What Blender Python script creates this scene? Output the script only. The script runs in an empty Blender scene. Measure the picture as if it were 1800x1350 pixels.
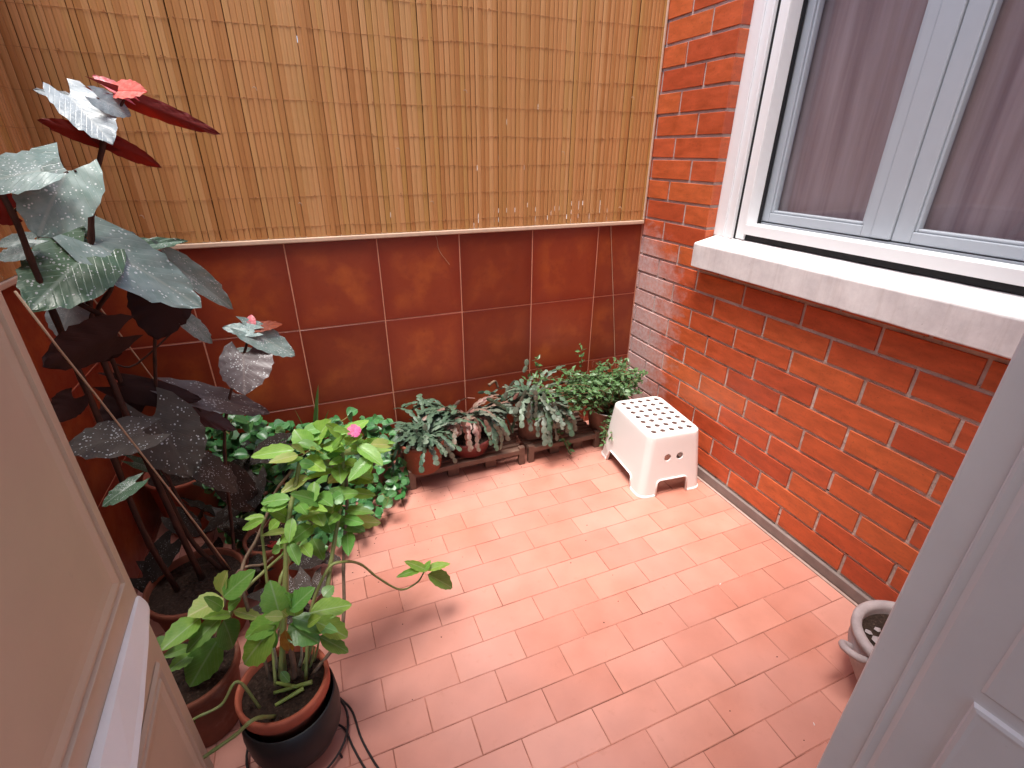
import bpy, math, random
from mathutils import Vector, Matrix, Euler
rnd = random.Random(11)
R = math.radians
scene = bpy.context.scene
col = scene.collection

# ------------------------------------------------------------------ camera
CAM = Vector((-1.4953, -2.021, 1.336)); YAW, PITCH, ROLL, FOC = 0.3887, -0.4437, 0.0058, 864.8
_f = Vector((math.sin(YAW)*math.cos(PITCH), math.cos(YAW)*math.cos(PITCH), math.sin(PITCH)))
_r = Vector((math.cos(YAW), -math.sin(YAW), 0)); _u = _r.cross(_f)
_r, _u = _r*math.cos(ROLL)+_u*math.sin(ROLL), -_r*math.sin(ROLL)+_u*math.cos(ROLL)
cd = bpy.data.cameras.new('camera'); cam = bpy.data.objects.new('camera', cd); col.objects.link(cam)
cam.matrix_world = Matrix(((_r.x, _u.x, -_f.x, CAM.x), (_r.y, _u.y, -_f.y, CAM.y), (_r.z, _u.z, -_f.z, CAM.z), (0, 0, 0, 1)))
cd.sensor_width = 36; cd.lens = FOC*36/1800; cd.clip_start = 0.02; cd.clip_end = 500
scene.camera = cam
# ------------------------------------------------------------------ world, sun, exposure
SUN_EL, SUN_AZ = R(75), R(238)      # azimuth clockwise from +y
w = bpy.data.worlds.new('World'); scene.world = w; w.use_nodes = True
wn = w.node_tree.nodes; wl = w.node_tree.links
sky = wn.new('ShaderNodeTexSky'); sky.sky_type = 'NISHITA'; sky.sun_disc = False
sky.sun_elevation = SUN_EL; sky.sun_rotation = SUN_AZ; sky.air_density = 1.0; sky.dust_density = 3.0; sky.ozone_density = 1.0
bg = wn['Background']; wl.new(sky.outputs[0], bg.inputs[0]); bg.inputs[1].default_value = 0.15
sd = bpy.data.lights.new('sun', 'SUN'); sd.energy = 2.3; sd.angle = R(22); sd.color = (1.0, 0.97, 0.92)
sun = bpy.data.objects.new('sun', sd); col.objects.link(sun)
sdir = Vector((math.sin(SUN_AZ)*math.cos(SUN_EL), math.cos(SUN_AZ)*math.cos(SUN_EL), math.sin(SUN_EL)))
sun.rotation_euler = (-sdir).to_track_quat('-Z', 'Y').to_euler(); sun.location = (0, 0, 8)
scene.render.engine = 'CYCLES'
vs = scene.view_settings; vs.view_transform = 'Standard'; vs.look = 'None'; vs.gamma = 1; vs.exposure = 1.3
vs.use_curve_mapping = False
scene.cycles.max_bounces = 10; scene.cycles.diffuse_bounces = 6

def at(u, v, y):
    'point where the sight line through photo point (u, v) crosses the vertical plane at depth y'
    d = _r*((u-900)/FOC) + _u*((675-v)/FOC) + _f
    return CAM + d*((y-CAM.y)/d.y)
def atz(u, v, z):
    d = _r*((u-900)/FOC) + _u*((675-v)/FOC) + _f
    return CAM + d*((z-CAM.z)/d.z)
def px(P, n): return n*(P-CAM).dot(_f)/FOC

# ------------------------------------------------------------------ mesh helpers
class MB:
    def __init__(s): s.v = []; s.f = []
    def add(s, vs_, fs_):
        o = len(s.v); s.v += [tuple(a) for a in vs_]; s.f += [tuple(i+o for i in f) for f in fs_]
    def box(s, a, b):
        x0, y0, z0 = a; x1, y1, z1 = b
        s.add([(x0,y0,z0),(x1,y0,z0),(x1,y1,z0),(x0,y1,z0),(x0,y0,z1),(x1,y0,z1),(x1,y1,z1),(x0,y1,z1)],
              [(0,3,2,1),(4,5,6,7),(0,1,5,4),(1,2,6,5),(2,3,7,6),(3,0,4,7)])
    def tube(s, pts, r, n=8, cap=True):
        pts = [Vector(p) for p in pts]; k = len(pts)
        rr = r if isinstance(r, (list, tuple)) else [r]*k
        vv = []; ref = None
        for i, p in enumerate(pts):
            d = (pts[min(i+1, k-1)]-pts[max(i-1, 0)]).normalized()
            if ref is None: ref = Vector((0, 0, 1)) if abs(d.z) < .9 else Vector((1, 0, 0))
            a = ref.cross(d).normalized(); b = d.cross(a).normalized(); ref = b
            for j in range(n):
                t = 2*math.pi*j/n; vv.append(p + (a*math.cos(t)+b*math.sin(t))*rr[i])
        ff = [(i*n+j, i*n+(j+1) % n, (i+1)*n+(j+1) % n, (i+1)*n+j) for i in range(k-1) for j in range(n)]
        if cap: ff += [tuple(range(n-1, -1, -1)), tuple((k-1)*n+j for j in range(n))]
        s.add(vv, ff)
    def lathe(s, prof, n=32, c=(0, 0, 0)):
        vv = []; ff = []; k = len(prof)
        for r, z in prof:
            for j in range(n):
                t = 2*math.pi*j/n; vv.append((c[0]+r*math.cos(t), c[1]+r*math.sin(t), c[2]+z))
        for i in range(k-1):
            for j in range(n): ff.append((i*n+j, i*n+(j+1) % n, (i+1)*n+(j+1) % n, (i+1)*n+j))
        s.add(vv, ff)
    def mesh(s, name, mat, smooth=False):
        m = bpy.data.meshes.new(name); m.from_pydata(s.v, [], s.f); m.update()
        if mat: m.materials.append(mat)
        if smooth:
            m.polygons.foreach_set('use_smooth', [True]*len(m.polygons))
        return m
    def build(s, name, mat, parent=None, smooth=False, **k):
        return ob(name, s.mesh(name, mat, smooth), parent, **k)
def ob(name, me, parent=None, M=None, **k):
    o = bpy.data.objects.new(name, me); col.objects.link(o)
    if parent is not None:
        o.parent = parent; o.matrix_parent_inverse = Matrix.Translation(parent.location).inverted()
    if M is not None:
        o.matrix_basis = M
    for a, b in k.items(): o[a] = b
    return o
def thing(name, label, cat, loc=(0, 0, 0), group=None):
    o = bpy.data.objects.new(name, None); col.objects.link(o); o.location = loc
    o.empty_display_size = .05; o['label'] = label; o['category'] = cat
    if group: o['group'] = group
    return o
def bevel(o, wdt=.003, seg=2):
    b = o.modifiers.new('bevel', 'BEVEL'); b.width = wdt; b.segments = seg; b.limit_method = 'ANGLE'; return o
def path(pts, n=6):
    'smooth curve (Catmull-Rom) through the points'
    P = [Vector(p) for p in pts]; P = [P[0]*2-P[1]] + P + [P[-1]*2-P[-2]]; out = []
    for i in range(1, len(P)-2):
        a, b, c, d = P[i-1:i+3]
        for k in range(n):
            t = k/n; out.append(.5*((2*b)+(c-a)*t+(2*a-5*b+4*c-d)*t*t+(3*b-a-3*c+d)*t**3))
    out.append(P[-2]); return out
def lerp(a, b, t): return a+(b-a)*t

# ------------------------------------------------------------------ materials
class NT:
    def __init__(s, name, rough=.6, spec=.5):
        s.m = bpy.data.materials.new(name); s.m.use_nodes = True; s.t = s.m.node_tree
        s.b = s.t.nodes['Principled BSDF']; s.b.inputs['Roughness'].default_value = rough
        s.b.inputs['Specular IOR Level'].default_value = spec; s.out = s.t.nodes['Material Output']
    def n(s, typ, **k):
        x = s.t.nodes.new('ShaderNode'+typ)
        for a, b in k.items(): setattr(x, a, b)
        return x
    def l(s, a, b): s.t.links.new(a, b)
    def coord(s, kind='Object'): return s.n('TexCoord').outputs[kind]
    def pos(s): return s.n('NewGeometry').outputs['Position']
    def mapv(s, vec, scale=(1, 1, 1), loc=(0, 0, 0)):
        m = s.n('Mapping'); s.l(vec, m.inputs[0]); m.inputs['Scale'].default_value = scale; m.inputs['Location'].default_value = loc; return m.outputs[0]
    def noise(s, vec, sc, det=4, rough=.55):
        x = s.n('TexNoise'); s.l(vec, x.inputs['Vector']); x.inputs['Scale'].default_value = sc
        x.inputs['Detail'].default_value = det; x.inputs['Roughness'].default_value = rough; return x.outputs['Fac']
    def ramp(s, fac, stops):
        r = s.n('ValToRGB'); s.l(fac, r.inputs[0]); e = r.color_ramp.elements
        e[0].position, e[0].color = stops[0][0], (*stops[0][1], 1); e[1].position, e[1].color = stops[-1][0], (*stops[-1][1], 1)
        for p, c in stops[1:-1]:
            q = e.new(p); q.color = (*c, 1)
        return r.outputs[0]
    def mix(s, fac, a, b, mode='MIX'):
        x = s.n('MixRGB', blend_type=mode)
        for i, v in ((0, fac), (1, a), (2, b)):
            if isinstance(v, (int, float)): x.inputs[i].default_value = v
            elif isinstance(v, tuple): x.inputs[i].default_value = (*v, 1)
            else: s.l(v, x.inputs[i])
        return x.outputs[0]
    def math(s, op, a, b=0, c=None, clamp=False):
        x = s.n('Math', operation=op); x.use_clamp = clamp
        for i, v in ((0, a), (1, b), (2, c)):
            if v is None: continue
            if isinstance(v, (int, float)): x.inputs[i].default_value = v
            else: s.l(v, x.inputs[i])
        return x.outputs[0]
    def mr(s, v, a, b, c=0, d=1):
        x = s.n('MapRange'); s.l(v, x.inputs[0])
        for i, k in enumerate((a, b, c, d)): x.inputs[i+1].default_value = k
        return x.outputs[0]
    def rand(s): return s.n('ObjectInfo').outputs['Random']
    def sep(s, v):
        x = s.n('SeparateXYZ'); s.l(v, x.inputs[0]); return x.outputs
    def color(s, c):
        if isinstance(c, tuple): s.b.inputs['Base Color'].default_value = (*c, 1)
        else: s.l(c, s.b.inputs['Base Color'])
        return s
    def rough(s, c): s.l(c, s.b.inputs['Roughness']); return s
    def bump(s, h, strength=.3, dist=.002):
        x = s.n('Bump'); s.l(h, x.inputs['Height']); x.inputs['Strength'].default_value = strength; x.inputs['Distance'].default_value = dist
        s.l(x.outputs[0], s.b.inputs['Normal']); return s
    def hsv(s, c, h=None, sat=None, val=None):
        x = s.n('HueSaturation'); s.l(c, x.inputs['Color']) if not isinstance(c, tuple) else setattr(x.inputs['Color'], 'default_value', (*c, 1))
        for k, v in (('Hue', h), ('Saturation', sat), ('Value', val)):
            if v is None: continue
            if isinstance(v, (int, float)): x.inputs[k].default_value = v
            else: s.l(v, x.inputs[k])
        return x.outputs[0]
def plain(name, c, rough=.6, var=.15, nsc=40, spec=.5, bump=.1):
    m = NT(name, rough, spec); p = m.pos(); n1 = m.noise(p, nsc, 5); n2 = m.noise(p, nsc*.12, 3)
    f = m.math('ADD', m.math('MULTIPLY', n1, .5), m.math('MULTIPLY', n2, .5))
    m.color(m.hsv(c, val=m.mr(f, .3, .7, 1-var, 1+var)))
    if bump: m.bump(n1, bump, .002)
    return m.m

M = {}
# terracotta paving
m = NT('terracotta_floor', .42, .35); p = m.pos(); r = m.rand()
base = m.ramp(r, [(0, (.48, .185, .130)), (.5, (.53, .215, .155)), (1, (.57, .25, .185))])
n = m.noise(p, 9, 5); nf = m.noise(p, 260, 3); nb = m.noise(p, 2.2, 3)
c = m.hsv(base, val=m.mr(n, .3, .7, .9, 1.08))
c = m.mix(m.mr(nb, .35, .7, 0, .45), c, (.56, .31, .27))
dirt = m.noise(p, 28, 8, .7); c = m.mix(m.mr(dirt, .58, .78, 0, .35), c, (.36, .14, .085))
c = m.mix(m.mr(m.noise(p, 380, 2), .70, .78, 0, .3), c, (.75, .6, .5))
m.color(c).rough(m.mr(n, .3, .7, .34, .55)).bump(nf, .12, .0012); M['floor'] = m.m
m = NT('floor_joint_grout', .95, .2); p = m.pos(); n = m.noise(p, 5, 6, .7); n2 = m.noise(p, 90, 4)
m.color(m.hsv(m.mix(m.mr(n, .40, .62), (.47, .20, .145), (.20, .085, .06)), val=m.mr(n2, .3, .7, .8, 1.15))).bump(n2, .2, .002); M['floor_joint'] = m.m
# glazed wall tile
m = NT('red_wall_tile', .30, .45); o = m.coord('Object'); p = m.pos(); sx = m.sep(o)
ex = m.math('ABSOLUTE', sx[0]); ey = m.math('ABSOLUTE', sx[1]); e = m.math('MAXIMUM', ex, ey)
n = m.noise(p, 7, 6, .6); n2 = m.noise(p, 30, 5, .7)
edge = m.mr(m.math('ADD', e, m.math('MULTIPLY', m.math('SUBTRACT', n, .5), .12)), .10, .175)
c = m.mix(n, (.20, .026, .012), (.30, .058, .018)); c = m.mix(m.mr(n, .48, .68, 0, .8), c, (.38, .085, .020))
c = m.mix(m.math('MULTIPLY', edge, .75), c, (.165, .016, .009))
c = m.mix(m.mr(n2, .55, .75, 0, .4), c, (.15, .016, .008)); c = m.hsv(c, val=m.mr(m.rand(), 0, 1, .85, 1.15))
m.color(c).rough(m.mr(n2, .3, .7, .28, .48)).bump(n2, .08, .001); M['walltile'] = m.m
M['wallgrout'] = plain('wall_grout', (.62, .27, .17), .9, .2, 60)
# bricks
m = NT('glazed_brick', .38, .45); p = m.pos(); r = m.rand(); sp = m.sep(p)
base = m.ramp(r, [(0, (.41, .066, .022)), (.3, (.48, .087, .027)), (.7, (.53, .118, .034)), (1, (.48, .087, .031))])
pv = m.mapv(p, (1, 1, 3)); n = m.noise(pv, 12, 5, .65); n2 = m.noise(p, 120, 4, .6)
c = m.hsv(base, val=m.mr(n, .25, .75, .70, 1.28)); c = m.mix(m.mr(n2, .58, .72, 0, .45), c, (.15, .035, .02)); c = m.mix(m.mr(m.noise(p, 24, 7, .75), .62, .72, 0, .35), c, (.40, .17, .10))
# lime bloom near the corner, fading with height and distance
near = m.mr(sp[1], -.50, -.03); low = m.mr(sp[2], 1.15, .80); lime = m.math('MULTIPLY', near, low)
ln = m.noise(m.mapv(p, (1, 1.5, 2.2)), 9, 8, .72)
lf = m.mr(m.math('ADD', m.math('MULTIPLY', lime, .55), m.math('MULTIPLY', ln, .6)), .46, .70, 0, .85)
flake = m.mr(m.noise(p, 60, 5, .7), .42, .62); lf = m.math('MULTIPLY', lf, m.mr(flake, 0, 1, .6, 1))
c = m.mix(lf, c, (.60, .50, .50))
m.color(c).rough(m.mr(n, .3, .7, .40, .62)).bump(n2, .3, .0018); M['brick'] = m.m
m = NT('brick_mortar', .95, .2); p = m.pos(); sp = m.sep(p); n = m.noise(p, 60, 6, .75); n2 = m.noise(p, 14, 5)
c = m.mix(m.mr(n2, .35, .65), (.42, .31, .26), (.62, .51, .45)); c = m.mix(m.math('MULTIPLY', m.mr(sp[1], -.6, -.05), .8), c, (.46, .36, .35))
c = m.mix(m.mr(n, .58, .68, 0, .8), c, (.12, .085, .07)); m.color(c).bump(n, .9, .006); M['mortar'] = m.m
# bamboo
m = NT('split_bamboo', .5, .3); o = m.coord('Object'); p = m.pos(); r = m.rand()
st = m.noise(m.mapv(o, (60, 60, 1.2)), 6, 5, .6); st2 = m.noise(m.mapv(p, (4, 4, .8)), 3, 3)
base = m.ramp(r, [(0, (.47, .205, .068)), (.3, (.56, .265, .095)), (.62, (.59, .285, .11)), (.85, (.64, .335, .14)), (1, (.52, .27, .08))])
c = m.hsv(base, val=m.mr(st, .2, .8, .82, 1.18)); c = m.mix(m.mr(st2, .45, .7, 0, .3), c, (.44, .26, .075))
m.color(c).bump(st, .15, .0006)
tr = m.n('BsdfTranslucent'); m.l(c, tr.inputs[0]); ms = m.n('MixShader'); ms.inputs[0].default_value = .12
m.l(m.b.outputs[0], ms.inputs[1]); m.l(tr.outputs[0], ms.inputs[2]); m.l(ms.outputs[0], m.out.inputs[0]); M['bamboo'] = m.m
M['twine'] = plain('brown_twine', (.36, .165, .07), .8, .3, 200, .2)
M['backing'] = plain('added_backing_sheet', (.10, .055, .03), .9, .3, 20, .1)
M['coping'] = plain('cream_coping', (.62, .44, .32), .7, .12, 60, .3)
# concrete sill
m = NT('concrete_sill', .8, .25); p = m.pos(); n = m.noise(p, 14, 8, .7); n2 = m.noise(p, 150, 4)
c = m.mix(m.mr(n, .35, .68), (.60, .57, .57), (.76, .73, .72)); pit = m.mr(m.noise(p, 55, 3, .8), .69, .74)
c = m.mix(pit, c, (.30, .26, .24)); c = m.mix(m.mr(m.noise(m.mapv(p, (1, 1, .35)), 30, 6, .8), .6, .8, 0, .3), c, (.36, .30, .26))
dr = m.noise(m.mapv(p, (1, 7, .35)), 7, 5, .7); c = m.mix(m.mr(dr, .52, .72, 0, .28), c, (.40, .34, .31))
m.color(c).bump(m.math('SUBTRACT', n2, m.math('MULTIPLY', pit, 2.5)), .12, .0025); M['sill'] = m.m
M['skirt'] = plain('grey_skirting', (.21, .165, .15), .7, .3, 25, .4)
M['alu'] = plain('white_aluminium', (.80, .80, .81), .32, .03, 20, .5, .02)
M['sash'] = plain('window_sash_paint', (.36, .39, .43), .38, .04, 20, .5, .02)
M['gap_shade'] = plain('gap_shade_black', (.012, .012, .014), .6, .1, 40, .3)
M['plaster'] = plain('cream_plaster', (.66, .58, .50), .9, .08, 30, .2)
M['ceil'] = plain('room_paint', (.76, .73, .69), .9, .05, 20, .2)
M['roomfloor'] = plain('room_floor', (.30, .19, .12), .5, .2, 15, .4)
M['ground'] = plain('yard_ground', (.34, .31, .28), .9, .2, 3, .2)
# door paint
def paint(name, c, v=.05, rough=.45):
    m = NT(name, rough, .4); p = m.pos(); n = m.noise(p, 5, 5, .6); f = m.noise(m.mapv(p, (1, 1, .2)), 90, 4)
    cc = m.hsv(c, val=m.mr(n, .3, .7, 1-v, 1+v)); cc = m.mix(m.mr(m.noise(m.mapv(p, (1, 1, .5)), 60, 6, .75), .64, .78, 0, .4), cc, tuple(x*.6 for x in c))
    m.color(cc).bump(f, .10, .0008); return m.m
M['doorL'] = paint('beige_door_paint', (.57, .455, .335)); M['doorR'] = paint('grey_door_paint', (.80, .775, .79))
M['ledge'] = paint('white_weatherboard', (.88, .87, .83), .05)
# curtain and glass
m = NT('mauve_net_curtain', .9, .1); p = m.pos(); n = m.noise(m.mapv(p, (1, 14, .6)), 2, 4); n2 = m.noise(m.mapv(p, (1, 60, 60)), 20, 2)
c = m.mix(m.mr(n, .3, .7), (.27, .20, .21), (.47, .39, .395)); c = m.mix(m.mr(n2, .4, .6, 0, .15), c, (.1, .07, .07))
m.color(c); M['curtain'] = m.m
m = NT('window_glass'); g = m.n('BsdfGlossy'); g.inputs['Roughness'].default_value = .02; t = m.n('BsdfTransparent'); t.inputs[0].default_value = (.93, .93, .95, 1)
lw_ = m.n('LayerWeight'); lw_.inputs[0].default_value = .5; fr = m.math('ADD', m.math('MULTIPLY', m.math('POWER', lw_.outputs['Facing'], 4), .8), .045, clamp=True); ms = m.n('MixShader'); m.l(fr, ms.inputs[0]); m.l(t.outputs[0], ms.inputs[1]); m.l(g.outputs[0], ms.inputs[2])
m.l(ms.outputs[0], m.out.inputs[0]); M['glass'] = m.m
M['plastic'] = plain('white_plastic', (.80, .775, .755), .38, .02, 15, .5, .03)
# clay pots
def clay(name, c, rough=.75):
    m = NT(name, rough, .3); p = m.pos(); n = m.noise(p, 18, 7, .65); n2 = m.noise(p, 160, 3)
    cc = m.hsv(c, val=m.mr(n, .3, .7, .8, 1.2)); cc = m.mix(m.mr(m.noise(p, 9, 6, .7), .58, .75, 0, .35), cc, (.46, .34, .27))
    m.color(cc).bump(n2, .15, .001); return m.m
M['clay'] = clay('terracotta_pot', (.40, .105, .058)); M['maroon'] = clay('maroon_pot', (.15, .032, .028), .5); M['claydark'] = clay('dark_clay_pot', (.22, .07, .04))  # last one is a darker tone of the same clay
M['urn'] = clay('chalky_urn', (.40, .34, .34)); M['blackpot'] = plain('black_plastic_pot', (.012, .012, .013), .45, .3, 60, .4)
M['brownpot'] = clay('brown_pot', (.20, .11, .08))
M['rack'] = plain('brown_rack_wood', (.15, .085, .062), .65, .3, 50, .3)
M['wire'] = plain('grey_wire', (.45, .43, .42), .35, .05, 60, .5, 0)
M['blackwire'] = plain('black_cord', (.02, .016, .016), .55, .2, 60, .4, 0)
m = NT('dark_soil', .95, .3); p = m.pos(); n = m.noise(p, 140, 6, .75); c = m.ramp(n, [(.3, (.012, .007, .005)), (.58, (.055, .032, .022)), (.7, (.16, .11, .085)), (.8, (.45, .40, .36))])
m.color(c).bump(n, 1.0, .006); M['soil'] = m.m
# leaves: colour lives in object space of the leaf (x along the midrib 0..1, y across -.5...5)
def leafmat(name, top, top2, vein, back, rough=.4, spots=0, veinw=.02, translucent=.3, spec=.45, valvar=.18):
    m = NT(name, rough, spec); o = m.coord('Object'); s = m.sep(o); r = m.rand(); p = m.pos()
    ay = m.math('ABSOLUTE', s[1])
    mid = m.mr(ay, veinw*.4, veinw*1.6, 1, 0)
    ph = m.math('SUBTRACT', m.math('MULTIPLY', s[0], 8.5), m.math('MULTIPLY', ay, 9))
    sv = m.mr(m.math('ABSOLUTE', m.math('SUBTRACT', m.math('FRACT', ph), .5)), 0, .09, 1, 0)
    n = m.noise(o, 5, 4); n2 = m.noise(p, 35, 3)
    c = m.mix(m.mr(n, .3, .7), top, top2); c = m.mix(m.math('MAXIMUM', m.math('MULTIPLY', mid, .8), m.math('MULTIPLY', sv, .35)), c, vein)
    if spots:
        v = m.n('TexVoronoi'); m.l(m.mapv(o, (1, 1, .2), (0, 0, 0)), v.inputs['Vector']); v.inputs['Scale'].default_value = 21
        sz = m.mr(m.noise(o, 4, 2), .35, .62, .05, .30); sp = m.math('LESS_THAN', v.outputs['Distance'], sz)
        c = m.mix(m.math('MULTIPLY', sp, spots), c, (.80, .84, .84))
    c = m.hsv(c, h=m.mr(r, 0, 1, .487, .513), val=m.mr(m.math('FRACT', m.math('MULTIPLY', r, 7.3)), 0, 1, 1-valvar, 1+valvar))
    g = m.n('NewGeometry'); c = m.mix(g.outputs['Backfacing'], c, back)
    m.color(c); m.bump(m.math('ADD', m.math('MULTIPLY', sv, -.6), n2), .35, .0015)
    tr = m.n('BsdfTranslucent'); tc = m.hsv(c, sat=1.25, val=1.5); m.l(tc, tr.inputs[0]); ms = m.n('MixShader'); ms.inputs[0].default_value = translucent
    m.l(m.b.outputs[0], ms.inputs[1]); m.l(tr.outputs[0], ms.inputs[2]); m.l(ms.outputs[0], m.out.inputs[0]); return m.m
M['beg_silver'] = leafmat('silver_begonia_leaf', (.19, .28, .25), (.33, .41, .39), (.36, .42, .38), (.22, .035, .03), .33, .75, translucent=.10)
M['beg_green'] = leafmat('green_begonia_leaf', (.06, .13, .065), (.12, .21, .13), (.30, .40, .32), (.12, .03, .02), .30, .6, translucent=.12)
M['beg_dark'] = leafmat('shaded_begonia_leaf', (.022, .018, .014), (.036, .027, .022), (.04, .03, .024), (.03, .008, .006), .6, .22, translucent=.04, spec=.2)  # begonia leaf with the corner's shade put into its near-black colour
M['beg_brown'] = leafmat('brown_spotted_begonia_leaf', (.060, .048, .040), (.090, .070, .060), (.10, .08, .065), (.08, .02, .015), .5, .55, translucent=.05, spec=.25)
M['beg_mauve'] = leafmat('mauve_begonia_leaf', (.11, .085, .085), (.16, .13, .13), (.19, .15, .14), (.10, .03, .03), .4, .6, translucent=.10)
M['beg_white'] = leafmat('pale_begonia_leaf', (.23, .28, .30), (.31, .36, .38), (.38, .42, .42), (.34, .06, .05), .3, .3, translucent=.10)
M['beg_red'] = leafmat('red_begonia_leaf', (.20, .024, .016), (.26, .040, .016), (.14, .014, .01), (.17, .016, .012), .45, 0, translucent=.35)
M['beg_pink'] = leafmat('pink_young_begonia_leaf', (.72, .12, .12), (.75, .28, .26), (.65, .05, .05), (.5, .08, .08), .35, 0, translucent=.3)
M['beg_yellow'] = leafmat('yellowing_leaf', (.50, .27, .05), (.42, .14, .03), (.5, .3, .1), (.4, .2, .05), .6, 0, translucent=.3)
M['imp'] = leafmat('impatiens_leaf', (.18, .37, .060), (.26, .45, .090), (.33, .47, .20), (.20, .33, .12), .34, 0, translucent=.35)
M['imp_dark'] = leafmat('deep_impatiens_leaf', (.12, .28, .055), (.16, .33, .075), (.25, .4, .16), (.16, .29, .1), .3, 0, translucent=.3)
M['imp_pale'] = leafmat('pale_impatiens_leaf', (.38, .44, .13), (.30, .42, .11), (.5, .5, .25), (.4, .42, .16), .4, 0, translucent=.35)
M['pep'] = leafmat('glossy_round_leaf', (.030, .130, .038), (.062, .195, .055), (.12, .27, .12), (.09, .19, .08), .33, 0, veinw=.03, translucent=.12, spec=.6)
M['pep_lt'] = leafmat('young_round_leaf', (.09, .22, .06), (.12, .27, .08), (.2, .34, .14), (.12, .23, .09), .33, 0, translucent=.2, spec=.6)
M['shrub'] = leafmat('small_shrub_leaf', (.075, .16, .055), (.12, .22, .085), (.2, .3, .14), (.20, .25, .15), .35, 0, translucent=.2, valvar=.35)
M['grass'] = leafmat('blade_leaf', (.07, .17, .05), (.10, .22, .06), (.14, .26, .1), (.1, .2, .07), .4, 0, translucent=.25)
M['petal'] = leafmat('pink_petal', (.80, .13, .30), (.85, .22, .38), (.7, .05, .2), (.8, .2, .35), .5, 0, translucent=.3)
def stemmat(name, a, b, rough=.5):
    m = NT(name, rough, .35); p = m.pos(); n = m.noise(m.mapv(p, (1, 1, .35)), 60, 5, .7); m.color(m.mix(m.mr(n, .35, .65), a, b)).bump(n, .3, .0015); return m.m
M['st_green'] = stemmat('green_stem', (.17, .22, .065), (.26, .27, .10)); M['st_dark'] = stemmat('dark_begonia_stem', (.035, .014, .010), (.075, .028, .018), .7)
M['st_brown'] = stemmat('brown_stem', (.12, .075, .05), (.22, .15, .10), .8); M['cane'] = stemmat('support_cane', (.42, .28, .18), (.55, .40, .28), .7)
M['root'] = stemmat('pale_stem_base', (.45, .42, .33), (.3, .33, .2), .7); M['twig'] = stemmat('red_twig', (.22, .09, .055), (.30, .15, .09), .8)
def cactmat(name, a, b):
    m = NT(name, .45, .35); o = m.coord('Object'); p = m.pos(); n = m.noise(p, 25, 4); n2 = m.noise(p, 120, 3)
    c = m.mix(m.mr(n, .35, .65), a, b); c = m.hsv(c, val=m.mr(n2, .3, .7, .85, 1.15)); m.color(c).bump(n2, .2, .001); return m.m
M['cac_green'] = cactmat('green_segment', (.045, .085, .055), (.085, .13, .08)); M['cac_grey'] = cactmat('grey_green_segment', (.085, .115, .085), (.15, .155, .12))
M['cac_pink'] = cactmat('pink_tinged_segment', (.26, .115, .10), (.15, .125, .09)); M['cac_pale'] = cactmat('pale_segment', (.17, .22, .165), (.12, .16, .11))

# ------------------------------------------------------------------ slab pieces (tiles, bricks)
_sl = {}
def slab(w, h, t, b, mat, var=0):
    'chamfered slab, face in local XY centred on the origin, front at z = 0, back at z = -t'
    key = (round(w, 3), round(h, 3), t, b, mat.name, var)
    if key in _sl: return _sl[key]
    rr = random.Random(hash(key[:2]) % 9973 + var*7)
    j = lambda a: rr.uniform(-a, a)
    x, y = w/2, h/2; jj = b*.35
    co = [(-x+j(jj), -y+j(jj)), (x+j(jj), -y+j(jj)), (x+j(jj), y+j(jj)), (-x+j(jj), y+j(jj))]
    V = [(a*(1-b/x), c*(1-b/y), j(b*.12)) for a, c in co] + [(a, c, -b) for a, c in co] + [(a, c, -t) for a, c in co]
    F = [(0, 1, 2, 3)] + [(4+i, 4+(i+1) % 4, (i+1) % 4, i) for i in range(4)] + [(8+i, 8+(i+1) % 4, 4+(i+1) % 4, 4+i) for i in range(4)]
    mb = MB(); mb.add(V, F); me = mb.mesh('slab', mat); _sl[key] = me; return me
AX = {'up': Matrix(((1,0,0),(0,1,0),(0,0,1))), 'back': Matrix(((1,0,0),(0,0,-1),(0,1,0))),
      'right': Matrix(((0,0,-1),(-1,0,0),(0,1,0))), 'left': Matrix(((0,0,1),(1,0,0),(0,1,0)))}
def place(name, me, parent, loc, ax, tilt=0):
    m3 = AX[ax].to_4x4()
    if tilt: m3 = m3 @ Euler((rnd.gauss(0, tilt), rnd.gauss(0, tilt), rnd.gauss(0, tilt*.6))).to_matrix().to_4x4()
    return ob(name, me, parent, Matrix.Translation(Vector(loc)) @ m3)

# ------------------------------------------------------------------ ground and floor
g = MB(); g.box((-60, -60, -.4), (60, 60, -.2)); o = g.build('ground', M['ground']); o['kind'] = 'structure'
XL, YF = -2.2, -1.82
g = MB(); g.box((XL-.02, YF-.005, -.15), (.02, .0015, -.0016)); fl = g.build('floor', M['floor_joint']); fl['kind'] = 'structure'
L, W, XJ, YR = .2022, .09722, -1.3923, -.9629
def hidden(x, y): return False
for k in range(-9, 9):
    y1 = YR-(k-1)*W; y0 = y1-W
    if k == -9: y1 = min(y1, -.002)
    y1 = min(y1, -.002); y0 = max(y0, YF)
    if y1-y0 < .012: continue
    off = 0 if k % 2 else .5
    mlo = math.floor((XL-XJ)/L-off)-1
    for mm in range(mlo, 12):
        x0 = XJ+(mm+off)*L; x1 = x0+L; x0 = max(x0, XL); x1 = min(x1, -.022)
        if x1-x0 < .015: continue
        g = .0011
        me = slab(x1-x0-2*g, y1-y0-2*g, .008, .0012, M['floor'], rnd.randint(0, 2))
        place('floor_tile', me, fl, ((x0+x1)/2, (y0+y1)/2, rnd.uniform(-.0004, .0003)), 'up', .0012)
g = MB(); g.box((-.022, YF, -.004), (-.012, -.002, .0022)); g.build('edge_grout', plain('pale_edge_grout', (.40, .28, .24), .9, .25, 60), fl)

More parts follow.
